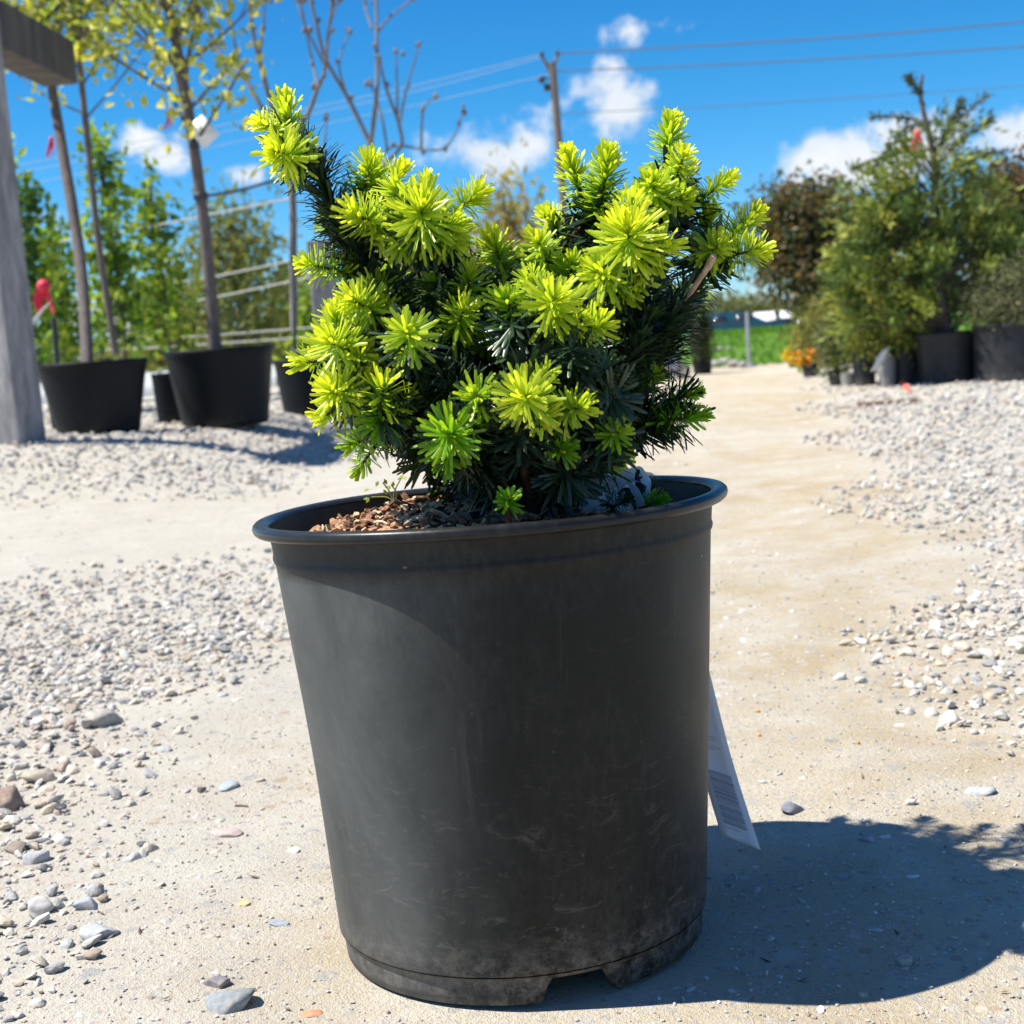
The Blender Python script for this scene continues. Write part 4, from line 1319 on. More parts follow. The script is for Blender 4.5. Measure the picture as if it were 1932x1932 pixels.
bare_tree([[(557, 662), (551, 350), (524, 240)], [(524, 240), (508, 185), (489, 111), (476, 53), (471, 0), (468, -60)], [(524, 250), (500, 214), (455, 138), (423, 114), (395, 60), (370, 0)], [(530, 262), (575, 225), (600, 165), (612, 135), (620, 60), (628, 0)],
           [(489, 111), (497, 53), (500, 0)], [(455, 138), (440, 70), (430, 0)], [(600, 165), (590, 120), (578, 60), (568, 0)], [(560, 235), (606, 288), (616, 220)]], Yc, 'bare young tree rising behind the top left tip of the fir', .020, base=(cC[0] - .0, cC[1], cC[2] + hC * .9))
Yd_ = Yc + .7
gD = gp(735, 770)
pF, cF, hF, rF = nursery_pot(660, 800, 668, 782, 'big black nursery pot fully behind the fir holding the forked bare tree', taper=.84)
bare_tree([[(722, 480), (712, 380), (699, 272)], [(699, 272), (655, 182), (615, 113), (597, 44), (586, 0), (575, -60)], [(699, 272), (711, 175), (711, 87), (710, 0), (709, -60)], [(712, 330), (728, 306), (757, 276), (753, 236), (728, 164), (717, 116)],
           [(753, 236), (768, 164), (793, 80)], [(750, 218), (748, 98)], [(706, 310), (742, 276), (800, 282), (837, 280), (862, 247), (873, 207)], [(795, 280), (799, 207), (822, 182)], [(731, 287), (720, 218), (700, 160)], [(711, 62), (735, 33), (775, 0), (800, -30)],
           [(611, 120), (575, 47), (560, 0)], [(702, 55), (688, 11), (680, -20)], [(615, 113), (622, 50), (640, 0)], [(655, 182), (640, 120), (660, 60)]], cF[1], 'bare forked young tree standing directly behind the fir', .020, base=(cF[0], cF[1], cF[2] + hF * .9))

# leafy saplings behind the row
G2 = 'green leafy saplings behind the left row'
for (px, top, bot, wpx, Y, lab) in [(60, 300, 700, 62, 7.2, 'leafy green sapling between the timber post and the leaning trunk'), (232, 250, 700, 44, 7.6, 'tall leafy green sapling between the two gold trees'),
                                    (318, 315, 700, 52, 8.4, 'bushy green sapling just left of the tagged trunk'), (128, 410, 700, 44, 9.0, 'short green sapling behind the leaning trunk'),
                                    (600, 545, 690, 44, 10.0, 'low green bush left of the square grey post')]:
    k = Y / F_PX; bs = at(px, bot, Y); bs[2] = float(terrain(bs[0], Y)); zt = at(px, top, Y)[2]; H = zt - bs[2]
    lo = max(.28 * H, .15)
    cr = [(0, 0, lo + (H - lo) * u, wpx * k * (1.05 - .75 * u) + .02, wpx * k * (1.05 - .75 * u) + .02, (H - lo) * .16) for u in (.08, .25, .42, .58, .74, .9)]
    foliage_tree(bs, H, cr, 105, lab, MIDG, leaf=.062, trunk_r=.014, clump=.045, per=11, group=G2, name='leafy_sapling', cat='tree', trunk_top=.9)
# pale willowy trees further off
for (px, top, bot, wpx, Y, lab, cols, bare) in [(455, 360, 640, 88, 15, 'pale willowy tree far behind the tagged trunk', WILLOW, 60), (330, 520, 640, 60, 17, 'low pale bush in the far left background', WILLOW, 10),
                                         (972, 335, 640, 66, 24, 'distant tree with rusty bare top seen above the middle of the fir', [(.36, .33, .10), (.38, .27, .11), (.27, .31, .09)], 160), (800, 420, 640, 90, 26, 'distant pale tree behind the left middle of the fir', WILLOW, 60),
                                         (1110, 520, 640, 70, 28, 'distant pale tree hidden behind the right middle of the fir', WILLOW, 30), (560, 520, 640, 60, 20, 'pale green tree behind the bare trunk', WILLOW, 20)]:
    k = Y / F_PX; bs = at(px, bot, Y); bs[2] = float(terrain(bs[0], Y)); zt = at(px, top, Y)[2]; H = zt - bs[2]
    cr = [(0, 0, H * .35, wpx * k, wpx * k, H * .28), (-.3 * wpx * k, 0, H * .6, wpx * k * .62, wpx * k * .6, H * .24), (.3 * wpx * k, .1, H * .62, wpx * k * .6, wpx * k * .6, H * .24), (0, 0, H * .8, wpx * k * .5, wpx * k * .5, H * .2)]
    foliage_tree(bs, H, cr, 300, lab, cols, leaf=.0085 * Y, trunk_r=.004 * Y, clump=.013 * Y, per=9, name='willowy_tree', trunk_top=.85, asp=.3, droop=-.6, bare=bare)

# trellis wires in the left background
for (a_, b_, Y1, Y2, lab) in [((-40, 478), (560, 372), 9.5, 7.5, 'highest pale trellis wire behind the left trees'), ((240, 545), (600, 481), 11, 8, 'pale trellis wire second from the top at left'), ((200, 592), (600, 520), 11, 8, 'pale trellis wire third from the top at left'),
                               ((-40, 655), (640, 614), 11.5, 9, 'pale trellis wire fourth from the top at left'), ((-40, 668), (640, 632), 11.5, 9, 'lowest pale trellis wire behind the left pots')]:
    p, q = at(*a_, Y1), at(*b_, Y2)
    mb = MB(); tube(mb, smoothpath([p, (p + q) / 2 - np.array([0, 0, .02]), q], 6), .0055, .0055, 6)
    tag(mb.build('trellis_wire', M_PALEWIRE, origin=p, attr=False), lab, 'wire', 'trellis wires')
# white low tunnel in the left background
m_poly = simple('white_tunnel_film', (.45, .47, .46), .4, .06, 3)
hb = at(80, 664, 14); hb[2] = float(terrain(hb[0], 14))
hoop = empty('low_tunnel', hb, 'long low white plastic growing tunnel in the far left background', 'greenhouse')
mb = MB(); mf = MB(); hx0, hx1 = at(-260, 670, 14)[0], at(640, 640, 14)[0]
ang = np.linspace(0, math.pi, 14); hr = .36
nb = 16
for j in range(nb):
    xa = hx0 + (hx1 - hx0) * j / nb; xb = hx0 + (hx1 - hx0) * (j + 1) / nb - .03
    V = np.concatenate([np.stack([np.full(14, xx), 14 + np.cos(ang) * hr, hb[2] + np.sin(ang) * hr * .62 * (1 - .04 * (xx == xb))], 1) for xx in (xa, xb)])
    mb.add(V, [[i, i + 1, 14 + i + 1, 14 + i] for i in range(13)])
    tube(mf, np.stack([np.full(14, xa - .015), 14 + np.cos(ang) * (hr + .012), hb[2] + np.sin(ang) * (hr + .012) * .63], 1), .012, .012, 5)
mb.build('film', m_poly, hoop, origin=hb, attr=False); mf.build('hoops', M_PALEWIRE, hoop, origin=hb, attr=False)

# ------------------------------------------------------------------ right side pots and shrubs
SHR = [(.19, .24, .045), (.12, .17, .04), (.28, .32, .06), (.07, .11, .03), (.36, .36, .08)]
GREYG = [(.19, .21, .10), (.13, .15, .065), (.26, .26, .13)]
G3 = 'black nursery pots along the right gravel'
pR1, c1, h1, r1 = nursery_pot(1838, 1985, 610, 722, 'black nursery pot at the right edge under the grey green shrub', mat=M_POTLIT, group=G3, taper=.97)
pR2, c2, h2, r2 = nursery_pot(1731, 1846, 627, 725, 'wide black nursery pot under the tall weeping conifer', mat=M_POTLIT, group=G3, taper=.88)
pR3, c3, h3, r3 = nursery_pot(1681, 1741, 658, 727, 'black nursery pot just left of the pot under the tall conifer', mat=M_POTLIT, group=G3, taper=.88)
pR4, c4, h4, r4 = nursery_pot(1656, 1692, 672, 730, 'pale grey pot behind the white leaning tag', mat=M_GREYPOT, group=G3, taper=.9)
pR5, c5, h5, r5 = nursery_pot(1608, 1654, 667, 731, 'black nursery pot left of the white leaning tag', mat=M_POTLIT, group=G3, taper=.85)
pR6, c6, h6, r6 = nursery_pot(1586, 1612, 704, 732, 'small pale grey pot between two black pots on the right', mat=M_GREYPOT, group=G3, taper=.9)
pR7, c7, h7, r7 = nursery_pot(1562, 1594, 700, 730, 'small black pot left of the small pale grey pot', mat=M_POTLIT, group=G3, taper=.8)
pR8, c8, h8, r8 = nursery_pot(1513, 1543, 685, 713, 'small black pot under the orange flowers', mat=M_POTLIT, group=G3, taper=.85)
pR9, c9, h9, r9 = nursery_pot(1487, 1510, 680, 695, 'small pot under the yellow flowers', group=G3, taper=.85)


def shrub(c, h, spec, n, label, cols, leaf, per=12, clump=.04, name='shrub', asp=.35, droop=.3, mat=None, group='shrubs in the right row of pots', tr=.015):
    base = np.array([c[0], c[1], c[2] + h * .9])
    return foliage_tree(base, max(s[2] for s in spec), spec, n, label, cols, leaf=leaf, name=name, trunk_r=tr, clump=clump, per=per, mat=mat or M_CONIF, cat='shrub', droop=droop, asp=asp, group=group)


k1 = c1[1] / F_PX
shrub(c1, h1, [(.02, 0, 60 * k1, 95 * k1, 90 * k1, 62 * k1), (.1, 0, 95 * k1, 80 * k1, 80 * k1, 50 * k1), (-.08, -.05, 40 * k1, 60 * k1, 60 * k1, 36 * k1)], 420, 'fine grey green mounded shrub in the pot at the right edge', GREYG, .030, 13, .028, asp=.22, name='mounded_shrub')
k5 = c5[1] / F_PX
shrub(c5, h5, [(0, 0, 45 * k5, 50 * k5, 50 * k5, 48 * k5), (.06, .1, 85 * k5, 45 * k5, 45 * k5, 40 * k5), (.02, 0, 18 * k5, 36 * k5, 36 * k5, 26 * k5)], 260, 'yellowish green conifer shrub left of the tall weeping conifer', SHR, .035, 12, .03, asp=.25, name='conifer_shrub')
k7 = c7[1] / F_PX
shrub(c7, h7, [(0, 0, 36 * k7, 34 * k7, 34 * k7, 44 * k7), (-.02, 0, 70 * k7, 26 * k7, 26 * k7, 30 * k7)], 170, 'small pale olive shrub in the small black pot', GREYG + SHR[:2], .032, 12, .026, asp=.25, name='conifer_shrub')
shrub(c3, h3, [(0, 0, 26 * k5, 42 * k5, 42 * k5, 40 * k5), (-.05, 0, 60 * k5, 46 * k5, 46 * k5, 40 * k5)], 190, 'spreading green conifer shrub below the tall weeping conifer', SHR, .035, 12, .03, asp=.25, name='conifer_shrub')
k8 = c8[1] / F_PX
bs8 = np.array([c8[0] + .22, c8[1] + .9, 0])
shrub(bs8, .1, [(0, 0, 34 * k8, 28 * k8, 28 * k8, 26 * k8), (.06, 0, 62 * k8, 24 * k8, 24 * k8, 22 * k8)], 120, 'loose tan green shrub behind the orange flowers', [(.24, .22, .06), (.16, .18, .05), (.30, .26, .09)], .045, 10, .035, asp=.3, name='loose_shrub')
shrub(np.array([c5[0] + .1, c5[1] + 1.3, 0]), .1, [(.05, 0, 66 * k8, 46 * k8, 46 * k8, 40 * k8), (-.02, 0, 40 * k8, 46 * k8, 46 * k8, 36 * k8)], 170, 'tan green shrub behind the left conifer shrub', [(.25, .24, .05), (.17, .19, .045)], .05, 10, .04, asp=.3, name='loose_shrub')
# flowers
for c_, h_, cl, lab, wd_ in ((c8, h8, [(.85, .28, .02), (.75, .40, .03), (.16, .22, .03)], 'orange flowering plant in a small pot by the track', 20), (c9, h9, [(.85, .66, .03), (.80, .58, .03), (.20, .30, .03)], 'yellow flowering plant in a small pot by the track', 20)):
    kk = c_[1] / F_PX
    shrub(c_, h_, [(0, 0, 9 * kk, wd_ * .8 * kk, wd_ * .8 * kk, 8 * kk)], 44, lab, cl, .03, 9, .02, asp=.8, name='flowering_plant', group='flowering plants by the track', droop=-.5)

# tall weeping conifer in pot R2
base = np.array([c2[0], c2[1], c2[2] + h2 * .9]); Yt = c2[1]
con = empty('weeping_conifer', base, 'tall loose weeping conifer with drooping sprays and a bare leader tip', 'tree')
tp = smoothpath([base, at(1762, 480, Yt), at(1765, 330, Yt), at(1752, 250, Yt), at(1738, 190, Yt), at(1740, 140, Yt)], 6)
mb = MB(); tube(mb, tp, .024, .006, 8); mbb = MB(); mc = MB()
TP = np.array(tp)
CONC = np.array([(.17, .24, .045), (.26, .32, .06), (.09, .14, .04), (.35, .37, .08), (.12, .19, .05)])
kt = Yt / F_PX
LUMPS = [(1655, 590, 62, 34, 20, 1), (1730, 585, 80, 44, 26, 1), (1810, 585, 66, 40, 20, 1), (1640, 520, 62, 46, 22, 1), (1720, 500, 84, 60, 34, 1), (1800, 505, 80, 58, 30, 1), (1870, 480, 54, 56, 16, .9),
         (1680, 430, 66, 52, 24, .9), (1760, 415, 72, 58, 28, .95), (1835, 415, 62, 54, 18, .8), (1720, 345, 56, 54, 13, .55), (1790, 340, 58, 50, 13, .55), (1650, 375, 52, 50, 9, .4), (1745, 275, 40, 46, 8, .4), (1800, 275, 40, 40, 5, .3)]
for (lx, ly, rx, ry, cnt, dens_) in LUMPS:
    c0 = at(lx, ly, Yt)
    for k in range(cnt):
        u_ = unit(rng.normal(size=3)) * rng.random() ** .4
        c1_ = c0 + u_ * np.array([rx, rx, ry]) * kt
        ax = TP[np.argmin(np.abs(TP[:, 2] - (c1_[2] - .12)))]
        out_ = unit(c1_ - ax)
        tube(mbb, smoothpath([ax, (ax + c1_) / 2 + np.array([0, 0, .03]), c1_], 3), .0045, .0018, 4)
        cl = CONC[rng.integers(0, len(CONC))]
        for q in range(3):
            tip = unit(out_ * 1.0 + np.array([0, 0, .55]) + rng.normal(size=3) * .45)
            m_ = max(4, int(26 * dens_)); tl = .11 + .07 * rng.random()
            f_ = rng.random((m_, 1))
            B = c1_ + tip * tl * f_ + np.array([0, 0, -.05]) * f_ ** 2 + rng.normal(size=(m_, 3)) * .016
            a_ = unit(tip * .9 + rng.normal(size=(m_, 3)) * .45 + np.array([0, 0, -.15]))
            b_ = rng.normal(size=(m_, 3)); b_ = unit(b_ - (b_ * a_).sum(1)[:, None] * a_)
            s2 = .042 * (.6 + .7 * rng.random(m_))[:, None]
            V = np.stack([B, B + a_ * s2 * .5 + b_ * .0060, B + a_ * s2, B + a_ * s2 * .5 - b_ * .0060], 1)
            mc.add(V.reshape(-1, 3), np.arange(m_ * 4).reshape(m_, 4), np.repeat(cl * (.7 + .6 * rng.random((m_, 1))), 4, 0))
# thin whips at the top
for (pts) in [[(1752, 255), (1715, 222), (1645, 222)], [(1765, 280), (1800, 235), (1860, 182)], [(1765, 300), (1795, 230), (1812, 195)], [(1768, 310), (1820, 260), (1868, 228)], [(1745, 200), (1728, 165), (1716, 150)], [(1740, 230), (1700, 250), (1640, 330)], [(1740, 270), (1690, 290), (1605, 320)], [(1765, 340), (1840, 290), (1890, 290)]]:
    pth = smoothpath([at(x, y, Yt + (0 if j == 0 else rng.normal() * .08)) for j, (x, y) in enumerate(pts)], 6)
    tube(mbb, pth, .006, .003, 4)
    for pt, pn in zip(pth[3:], pth[4:] + [pth[-1]]):
        m_ = 14
        a_ = unit(unit(pn - pt + 1e-6) * 1.2 + rng.normal(size=(m_, 3)) * .5); b_ = unit(np.cross(a_, rng.normal(size=(m_, 3))))
        B = pt + rng.normal(size=(m_, 3)) * .008; s2 = .034
        V = np.stack([B, B + a_ * s2 * .5 + b_ * .004, B + a_ * s2, B + a_ * s2 * .5 - b_ * .004], 1)
        mc.add(V.reshape(-1, 3), np.arange(m_ * 4).reshape(m_, 4), np.repeat(np.array((.085, .105, .06)) * (.7 + .6 * rng.random((m_, 1))), 4, 0))
mb.build('trunk', M_BARK, con, origin=base, attr=False); mbb.build('limbs', M_BARK, con, origin=base, attr=False); mc.build('crown', M_CONIF, con, origin=base, smooth=False)
ribbon(1730, 250, Yt - .12, 34, 'faded coral ribbon near the top of the tall weeping conifer', M_PINK, lean=-8, wpx=12)

# far trees on the right
MAPLE = [(.14, .105, .06), (.09, .105, .05), (.19, .13, .065), (.08, .11, .05), (.20, .15, .08), (.06, .085, .05)]
Ym = 12.5; k = Ym / F_PX; mbs = at(1540, 640, Ym); mbs[2] = 0
foliage_tree(mbs, at(1550, 345, Ym)[2], [(-.02, 0, at(1545, 500, Ym)[2], 112 * k, 105 * k, 70 * k), (.25, 0, at(1610, 440, Ym)[2], 90 * k, 90 * k, 72 * k), (-.2, 0, at(1500, 430, Ym)[2], 80 * k, 80 * k, 70 * k), (.02, 0, at(1545, 395, Ym)[2], 72 * k, 70 * k, 48 * k), (.25, .2, at(1650, 520, Ym)[2], 70 * k, 70 * k, 50 * k)],
             620, 'rounded bronze leaved maple tree left of the tall conifer', MAPLE, leaf=.070, name='maple_tree', trunk_r=.05, clump=.09, per=17, trunk_top=.62)
Ye = 9.5; k = Ye / F_PX; ebs = at(1925, 640, Ye); ebs[2] = 0
foliage_tree(ebs, at(1925, 300, Ye)[2], [(0, 0, at(1930, 420, Ye)[2], 78 * k, 78 * k, 75 * k), (.1, 0, at(1960, 360, Ye)[2], 80 * k, 70 * k, 55 * k), (-.12, 0, at(1900, 460, Ye)[2], 55 * k, 55 * k, 50 * k)], 380, 'bronze brown tree at the right edge behind the conifer', MAPLE[:3] + [(.12, .085, .05)], leaf=.06, name='maple_tree', trunk_r=.04, clump=.08, per=12, trunk_top=.7)

# ------------------------------------------------------------------ grass bank and what stands on it
m_lawn, t, b = material('lawn')
n_ = t.noise(6, 6, .7, coords(t)).outputs[0]
t.put(b.inputs['Base Color'], t.mix(t.maprange(n_, .3, .7), (.055, .15, .012), (.14, .26, .02)))
b.inputs['Roughness'].default_value = .8
bump(t, b, n_, .8, .05)
gl = gp(1340, 694); gr_ = gp(1530, 686)
xs = np.linspace(gl[0] - .12, 5.2, 40); ys = np.linspace(gl[1] - .25, gl[1] + 7, 40)
Xg, Yg = np.meshgrid(xs, ys)
ht = .205 * ss(gl[1] - .2, gl[1] + 3.0, Yg + .04 * np.sin(Xg * 5)) * ss(gl[0] - .12, gl[0] + .25, Xg + .1 * (Yg - gl[1]) * 0)
Zg = terrain(Xg, Yg) * 0 + ht - .02
mb = MB(); idg = np.arange(1600).reshape(40, 40)
mb.add(np.stack([Xg, Yg, Zg], -1).reshape(-1, 3), np.stack([idg[:-1, :-1], idg[:-1, 1:], idg[1:, 1:], idg[1:, :-1]], -1).reshape(-1, 4))
tag(mb.build('grass_bank', m_lawn, attr=False), kind='structure')
mb = MB(); nb = 9000
bx = gl[0] - .1 + rng.random(nb) * 3.2; by = gl[1] - .2 + rng.random(nb) ** 1.3 * 5
bz = .205 * ss(gl[1] - .2, gl[1] + 3.0, by + .04 * np.sin(bx * 5)) * ss(gl[0] - .12, gl[0] + .25, bx) - .02
B = np.stack([bx, by, bz], 1); a_ = unit(np.array([0, 0, 1]) + rng.normal(size=(nb, 3)) * .35); b_ = unit(np.cross(a_, rng.normal(size=(nb, 3))))
s2 = .03 + .03 * rng.random((nb, 1))
V = np.stack([B - b_ * .006, B + b_ * .006, B + a_ * s2], 1)
mb.add(V.reshape(-1, 3), np.arange(nb * 3).reshape(nb, 3), np.repeat(np.array((.10, .24, .015)) * (.6 + .8 * rng.random((nb, 1))), 3, 0))
tag(mb.build('grass', M_LEAF, smooth=False), kind='stuff', label='short bright green grass on the far bank', cat='grass')
# rock edging
mb = MB()
for j, (px, py, wp) in enumerate([(1350, 686, 22), (1368, 682, 20), (1384, 687, 22), (1402, 688, 18), (1358, 674, 16), (1376, 673, 14)]):
    p = gp(px, py + 6); sz = wp * .5 * p[1] / F_PX * 1.1
    V3, F3 = ico(3); o3 = rng.normal(size=3) * 7
    f = np.array([1 + .3 * mn.noise(Vector(v * 1.2 + o3)) for v in V3])
    m1 = MB(); m1.add(V3 * f[:, None] * np.array([1, .8, .62]) * sz, F3, (.33, .31, .29))
    tag(m1.build('edging_rock', M_STONE, origin=(0, 0, 0)), ['grey edging rock nearest the narrow evergreen', 'grey edging rock second from the evergreen', 'grey edging rock in the middle of the row', 'grey edging rock closest to the metal sign post', 'upper grey edging rock beside the evergreen', 'upper grey edging rock left of the sign post'][j], 'rock', 'rocks edging the grass bank').location = (p[0], p[1], .01 + sz * .3 + (.07 if j > 3 else 0))
# sign post
sp = gp(1413, 692)
mb = MB(); kk = sp[1] / F_PX; tube(mb, [sp - [0, 0, .02], at(1409, 588, sp[1])], .012, .012, 8)
lathe(mb, [(.05, 0), (.045, .02), (.013, .025)], 12, c=(sp[0], sp[1], 0))
tag(mb.build('metal_post', simple('galvanised', (.45, .47, .48), .4, .1, 10, .6), origin=sp, attr=False), 'thin grey metal post at the foot of the grass bank', 'post')
# narrow evergreen in a pot
pG, cG, hG, rG = nursery_pot(1306, 1344, 677, 708, 'black pot under the narrow dark evergreen at the end of the track', group=G3, taper=.9)
kG = cG[1] / F_PX
shrub(cG, hG, [(0, 0, 22 * kG, 20 * kG, 20 * kG, 30 * kG), (0, 0, 55 * kG, 19 * kG, 19 * kG, 32 * kG), (-.005, 0, 88 * kG, 13 * kG, 13 * kG, 24 * kG)], 220, 'narrow dark upright evergreen in a black pot at the end of the track', [(.03, .045, .018), (.045, .06, .02), (.07, .075, .03)], .03, 12, .022, asp=.3, name='narrow_evergreen', droop=-.5, tr=.01)
# low cart
cw = gp(1262, 717); kc = cw[1] / F_PX
cart = empty('garden_cart', cw, 'small grey wheeled garden cart at the end of the track behind the fir', 'cart')
mb = MB(); box(mb, (cw[0] - .16, cw[1] + .02, .055), (cw[0] + .13, cw[1] + .20, .075)); box(mb, (cw[0] - .16, cw[1] + .02, .075), (cw[0] - .145, cw[1] + .20, .13)); box(mb, (cw[0] - .13, cw[1] + .025, .075), (cw[0] + .06, cw[1] + .035, .115))
mb.build('tray', simple('cart_paint', (.52, .53, .54), .45), cart, origin=cw, smooth=False, attr=False)
mb = MB(); box(mb, (cw[0] - .10, cw[1] + .06, .077), (cw[0] + .08, cw[1] + .17, .17)); tube(mb, [cw + [.08, .11, .08], cw + [.12, .11, .24], cw + [.06, .11, .27]], .007, .007, 6)
bevel(mb.build('engine_block', M_DARK, cart, origin=cw, smooth=False, attr=False), .012)
for (dx, dy) in ((0, 0), (.105, .02), (0, .21), (.105, .21)):
    mt = MB(); ctr = np.array([cw[0] + dx - .01, cw[1] + dy, .044])
    aa = np.linspace(0, 2 * math.pi, 25)
    tube(mt, [ctr + [math.cos(q) * .034, 0, math.sin(q) * .034] for q in aa], .010, .010, 8, caps=False)
    wl = mt.build('wheel', simple('tyre', (.05, .05, .05), .8), cart, origin=cw, attr=False)
    mh = MB(); tube(mh, [ctr - [0, .008, 0], ctr + [0, .008, 0]], .026, .026, 16); mh.build('hub', simple('hub', (.5, .45, .36), .5), wl, origin=cw, attr=False)

# white tag and coral ribbon on the right gravel
mb = MB(); ta = at(1671, 658, c4[1] - .12); tb_ = at(1650, 698, c4[1] - .12)
strip(mb, [ta, (ta + tb_) / 2 + np.array([.0, -.01, 0]), tb_], [.035, .05, .045], [unit(np.array([.9, .2, .3]))] * 2, 5)
o = mb.build('plant_tag', M_WHITE, origin=tb_, attr=False); o.modifiers.new('solid', 'SOLIDIFY').thickness = .0015
tag(o, 'white plastic tag leaning against a pot on the right gravel', 'tag')
rp = gp(1704, 736)
mb = MB()
strip(mb, [gp(1688, 712) + np.array([0, 0, .05]), gp(1698, 722) + np.array([0, 0, .022]), gp(1708, 731) + np.array([0, 0, .008]), gp(1718, 741) + np.array([0, 0, .004])], [.022, .03, .026, .012], [unit(np.array([.8, .1, .5])), unit(np.array([.9, .4, .1]))], 5)
strip(mb, [gp(1688, 712) + np.array([0, 0, .05]), gp(1700, 710) + np.array([0, 0, .03]), gp(1708, 722) + np.array([0, 0, .006])], [.018, .02, .012], [unit(np.array([.3, .6, .5]))] * 2, 5)
o = mb.build('ribbon', M_PINK, origin=rp, attr=False); o.modifiers.new('solid', 'SOLIDIFY').thickness = .001
tag(o, 'coral marker ribbon lying on the gravel before the right pots', 'ribbon', 'marker ribbons')

# ------------------------------------------------------------------ beyond the bank
Yk = 62; kk = Yk / F_PX


def car(px_c, Y, length, top_y, label, paint, yaw=0.0):
    c = at(px_c, top_y, Y); zt = c[2]; H = 1.5; z0 = zt - H
    root = empty('parked_car', (c[0], Y, z0), label, 'car', 'cars parked beyond the bank')
    s = length / 4.5
    body = [(-2.2, .35), (-2.25, .75), (-2.05, .95), (-1.5, 1.0), (1.35, 1.0), (2.05, .88), (2.25, .65), (2.2, .35)]
    cab = [(-1.75, 1.0), (-1.35, 1.42), (-.6, 1.5), (.35, 1.47), (1.25, 1.0)]

    def extr(poly, w0, w1, mat, name, parent):
        n = len(poly); zmin = min(p[1] for p in poly); zmax = max(p[1] for p in poly)
        V = []
        for sgn in (-1, 1):
            for (x, z) in poly:
                ww = w0 + (w1 - w0) * (z - zmin) / (zmax - zmin); V.append([x * s, sgn * ww * s, z])
        F = [[i, (i + 1) % n, n + (i + 1) % n, n + i] for i in range(n)]
        m1 = MB(); m1.add(V, F); m1.add(V[:n], [list(range(n))]); m1.add(V[n:], [list(range(n))[::-1]])
        return bevel(m1.build(name, mat, parent, smooth=False, attr=False), .05)
    extr(body, .88, .86, paint, 'body', root)
    extr(cab, .82, .62, paint, 'cabin', root)
    glass = simple('car_glass', (.02, .03, .04), .08, .1, 2, spec=.6)
    for (a, b2) in (((-1.2, -.35)), ((-.25, .75))):
        for sgn in (-1, 1):
            m1 = MB(); V = [[a * s, sgn * .80 * s, 1.05], [b2 * s, sgn * .80 * s, 1.05], [(b2 - .18) * s, sgn * .665 * s, 1.40], [(a + .12) * s, sgn * .665 * s, 1.40]]
            m1.add(V, [[0, 1, 2, 3]]); o_ = m1.build('window', glass, root, attr=False); o_.modifiers.new('solid', 'SOLIDIFY').thickness = .03
    for x in (-1.4, 1.4):
        for sgn in (-1, 1):
            m1 = MB(); ctr = np.array([x * s, sgn * .82 * s, .33])
            tube(m1, [ctr - [0, .1, 0], ctr + [0, .1, 0]], .33, .33, 20); m1.build('wheel', M_DARK, root, attr=False)
    root.rotation_euler = (0, 0, yaw)
    return root


car(1385, 62, 4.4, 588, 'dark teal parked car beyond the grass bank', simple('teal_paint', (.014, .075, .11), .25, .05, 2))
car(1500, 68, 4.0, 598, 'dark green parked car right of the teal car', simple('dark_green_paint', (.012, .04, .035), .3, .05, 2), R(4))
# white sheds
for (x0, x1, yt, yb, Y, lab) in [(1440, 1492, 585, 640, 85, 'white low shed roof beyond the teal car'), (1494, 1538, 598, 640, 80, 'small white shed right of the low shed')]:
    a_ = at(x0, yt, Y); b2 = at(x1, yt, Y); z0 = -1.15
    root = empty('white_shed', ((a_[0] + b2[0]) / 2, Y, z0), lab, 'building', 'white sheds beyond the bank')
    w2 = (b2[0] - a_[0]) / 2; zt = min(a_[2], b2[2]) - z0
    mb = MB(); box(mb, (-w2, 0, 0), (w2, 4, zt * .62)); mb.build('wall', simple('shed_wall', (.70, .70, .70), .6), root, smooth=False, attr=False)
    mb = MB(); mb.add([[-w2 - .2, -.2, zt * .62], [w2 + .2, -.2, zt * .62], [w2 + .2, 2, zt], [-w2 - .2, 2, zt], [-w2 - .2, 4.2, zt * .62], [w2 + .2, 4.2, zt * .62]], [[0, 1, 2, 3], [3, 2, 5, 4]]); mb.add([[-w2 - .2, -.2, zt * .62], [-w2 - .2, 2, zt], [-w2 - .2, 4.2, zt * .62], [w2 + .2, -.2, zt * .62], [w2 + .2, 2, zt], [w2 + .2, 4.2, zt * .62]], [[0, 1, 2], [5, 4, 3]])
    mb.build('roof', simple('shed_roof', (.82, .82, .82), .5), root, smooth=False, attr=False)
# far tree line, individual crowns
FAR = [(.16, .20, .07), (.13, .17, .08), (.19, .21, .10)]
labs = []
spots = [(1345, 556, 50, 120, 'pale rounded far tree above the teal car'), (1405, 560, 44, 125, 'pale rounded far tree right of the first above the car'), (1290, 560, 50, 118, 'far tree just right of the fir'), (1455, 575, 36, 130, 'low far tree beside the white shed'),
         (1500, 578, 40, 128, 'low far tree behind the maple trunk'), (1600, 560, 70, 122, 'far tree hidden behind the maple crown'), (1720, 540, 80, 124, 'far tree behind the tall conifer'), (1850, 530, 80, 120, 'far tree behind the right edge shrubs'),
         (40, 640, 70, 110, 'far left tree low on the horizon'), (180, 632, 80, 115, 'far tree low behind the leaning trunk'), (300, 622, 70, 112, 'far tree low between the left pots'), (430, 605, 80, 118, 'far tree low behind the tagged trunk'), (560, 600, 80, 114, 'far tree low behind the bare trunk'),
         (690, 590, 80, 116, 'far tree low behind the left of the fir'), (830, 585, 80, 118, 'far tree low behind the middle of the fir'), (980, 575, 80, 115, 'far tree low behind the fir centre'), (1120, 565, 80, 117, 'far tree low behind the right of the fir'), (1210, 562, 60, 119, 'far tree low behind the right limb of the fir')]
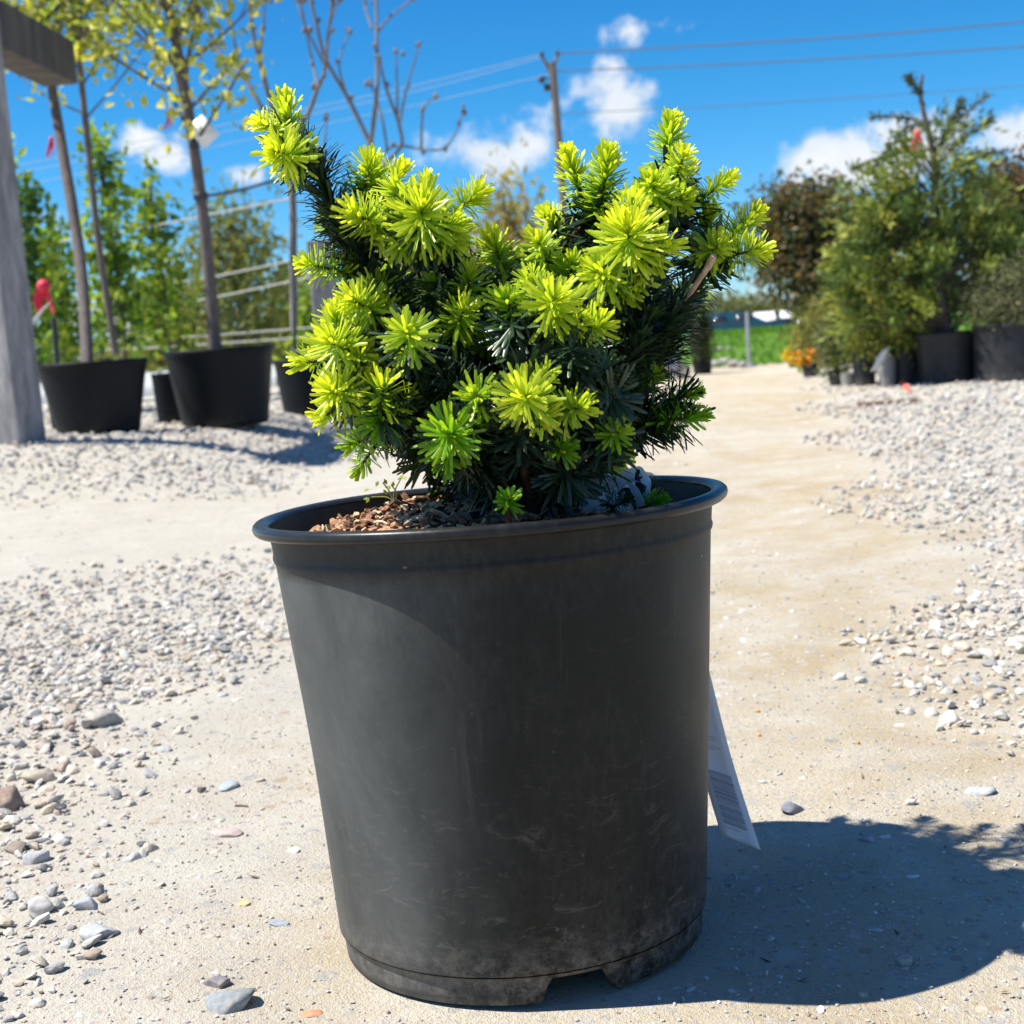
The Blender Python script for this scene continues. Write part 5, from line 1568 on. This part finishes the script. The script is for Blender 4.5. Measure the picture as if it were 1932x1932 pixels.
for (px, top, wp, Y, lab) in spots:
    k = Y / F_PX; b_ = at(px, top, Y); H = b_[2] + 1.15
    foliage_tree((b_[0], Y, -1.15), H, [(0, 0, H * .55, wp * k, wp * k * .8, H * .46), (-.4 * wp * k, 0, H * .4, wp * k * .7, wp * k * .6, H * .36), (.45 * wp * k, 0, H * .42, wp * k * .7, wp * k * .6, H * .36)], 130, lab, FAR, leaf=.55, name='far_tree', trunk_r=.16, clump=.5, per=9, trunk_top=.5, group='trees along the horizon')

# ------------------------------------------------------------------ utility pole and power lines
Yp = 36; kp = Yp / F_PX
pb = at(1084, 640, Yp); pb[2] = float(terrain(pb[0], Yp))
pt = at(1042, 118, Yp)
pole = empty('utility_pole', pb, 'tall weathered utility pole rising behind the middle of the fir', 'utility pole')
mb = MB(); tube(mb, [pb, (pb + pt) / 2, pt], .125, .095, 12); mb.build('pole', M_POLE, pole, origin=pb, attr=False)
tips = [(1022, 106), (1052, 104)]
for (x, y) in tips:
    mb = MB(); tube(mb, [at(1041, 140, Yp), at(x, y, Yp)], .055, .045, 6); mb.build('arm', M_POLE, pole, origin=pb, attr=False)
    mb = MB(); V3, F3 = ico(2); mb.add(V3 * np.array([.06, .06, .08]) + at(x, y - 3, Yp), F3); mb.build('insulator', M_DARK, pole, origin=pb, attr=False)
for (x, y) in [(1022, 150), (1032, 165)]:
    mb = MB(); lathe(mb, [(.02, -.09), (.075, -.08), (.075, .08), (.02, .09)], 12, c=at(x, y, Yp)); tube(mb, [at(x, y, Yp), at(1043, y - 4, Yp)], .02, .02, 5); mb.build('fuse_box', M_DARK, pole, origin=pb, attr=False)
LINES = [((1052, 101), [(1293, 88), (1620, 68), (1990, 36)], 20, M_WIRE, 'upper dark power line running right from the utility pole', .020),
         ((1046, 134), [(1293, 125), (1620, 108), (1990, 84)], 20, M_WIRE, 'second dark power line running right from the utility pole', .018),
         ((1046, 215), [(1359, 200), (1640, 182), (1990, 158)], 26, M_WIRE, 'faint lowest power line running right from the utility pole', .010),
         ((1022, 102), [(820, 152), (600, 200), (-60, 330)], 28, M_LINE, 'upper pale power line running left from the utility pole', .009),
         ((1022, 108), [(820, 163), (600, 212), (-60, 345)], 28, M_LINE, 'middle pale power line running left from the utility pole', .009),
         ((1036, 140), [(820, 190), (610, 234), (-60, 370)], 28, M_LINE, 'lower pale power line running left from the utility pole', .008)]
for (s_, pts, Ye_, m_, lab, r_) in LINES:
    P = [at(*s_, Yp)] + [at(x, y, Yp + (Ye_ - Yp) * (j + 1) / len(pts)) for j, (x, y) in enumerate(pts)]
    mb = MB(); tube(mb, smoothpath(P, 8), r_, r_ * Ye_ / Yp, 5)
    tag(mb.build('power_line', m_, origin=P[0], attr=False), lab, 'power line', 'power lines')
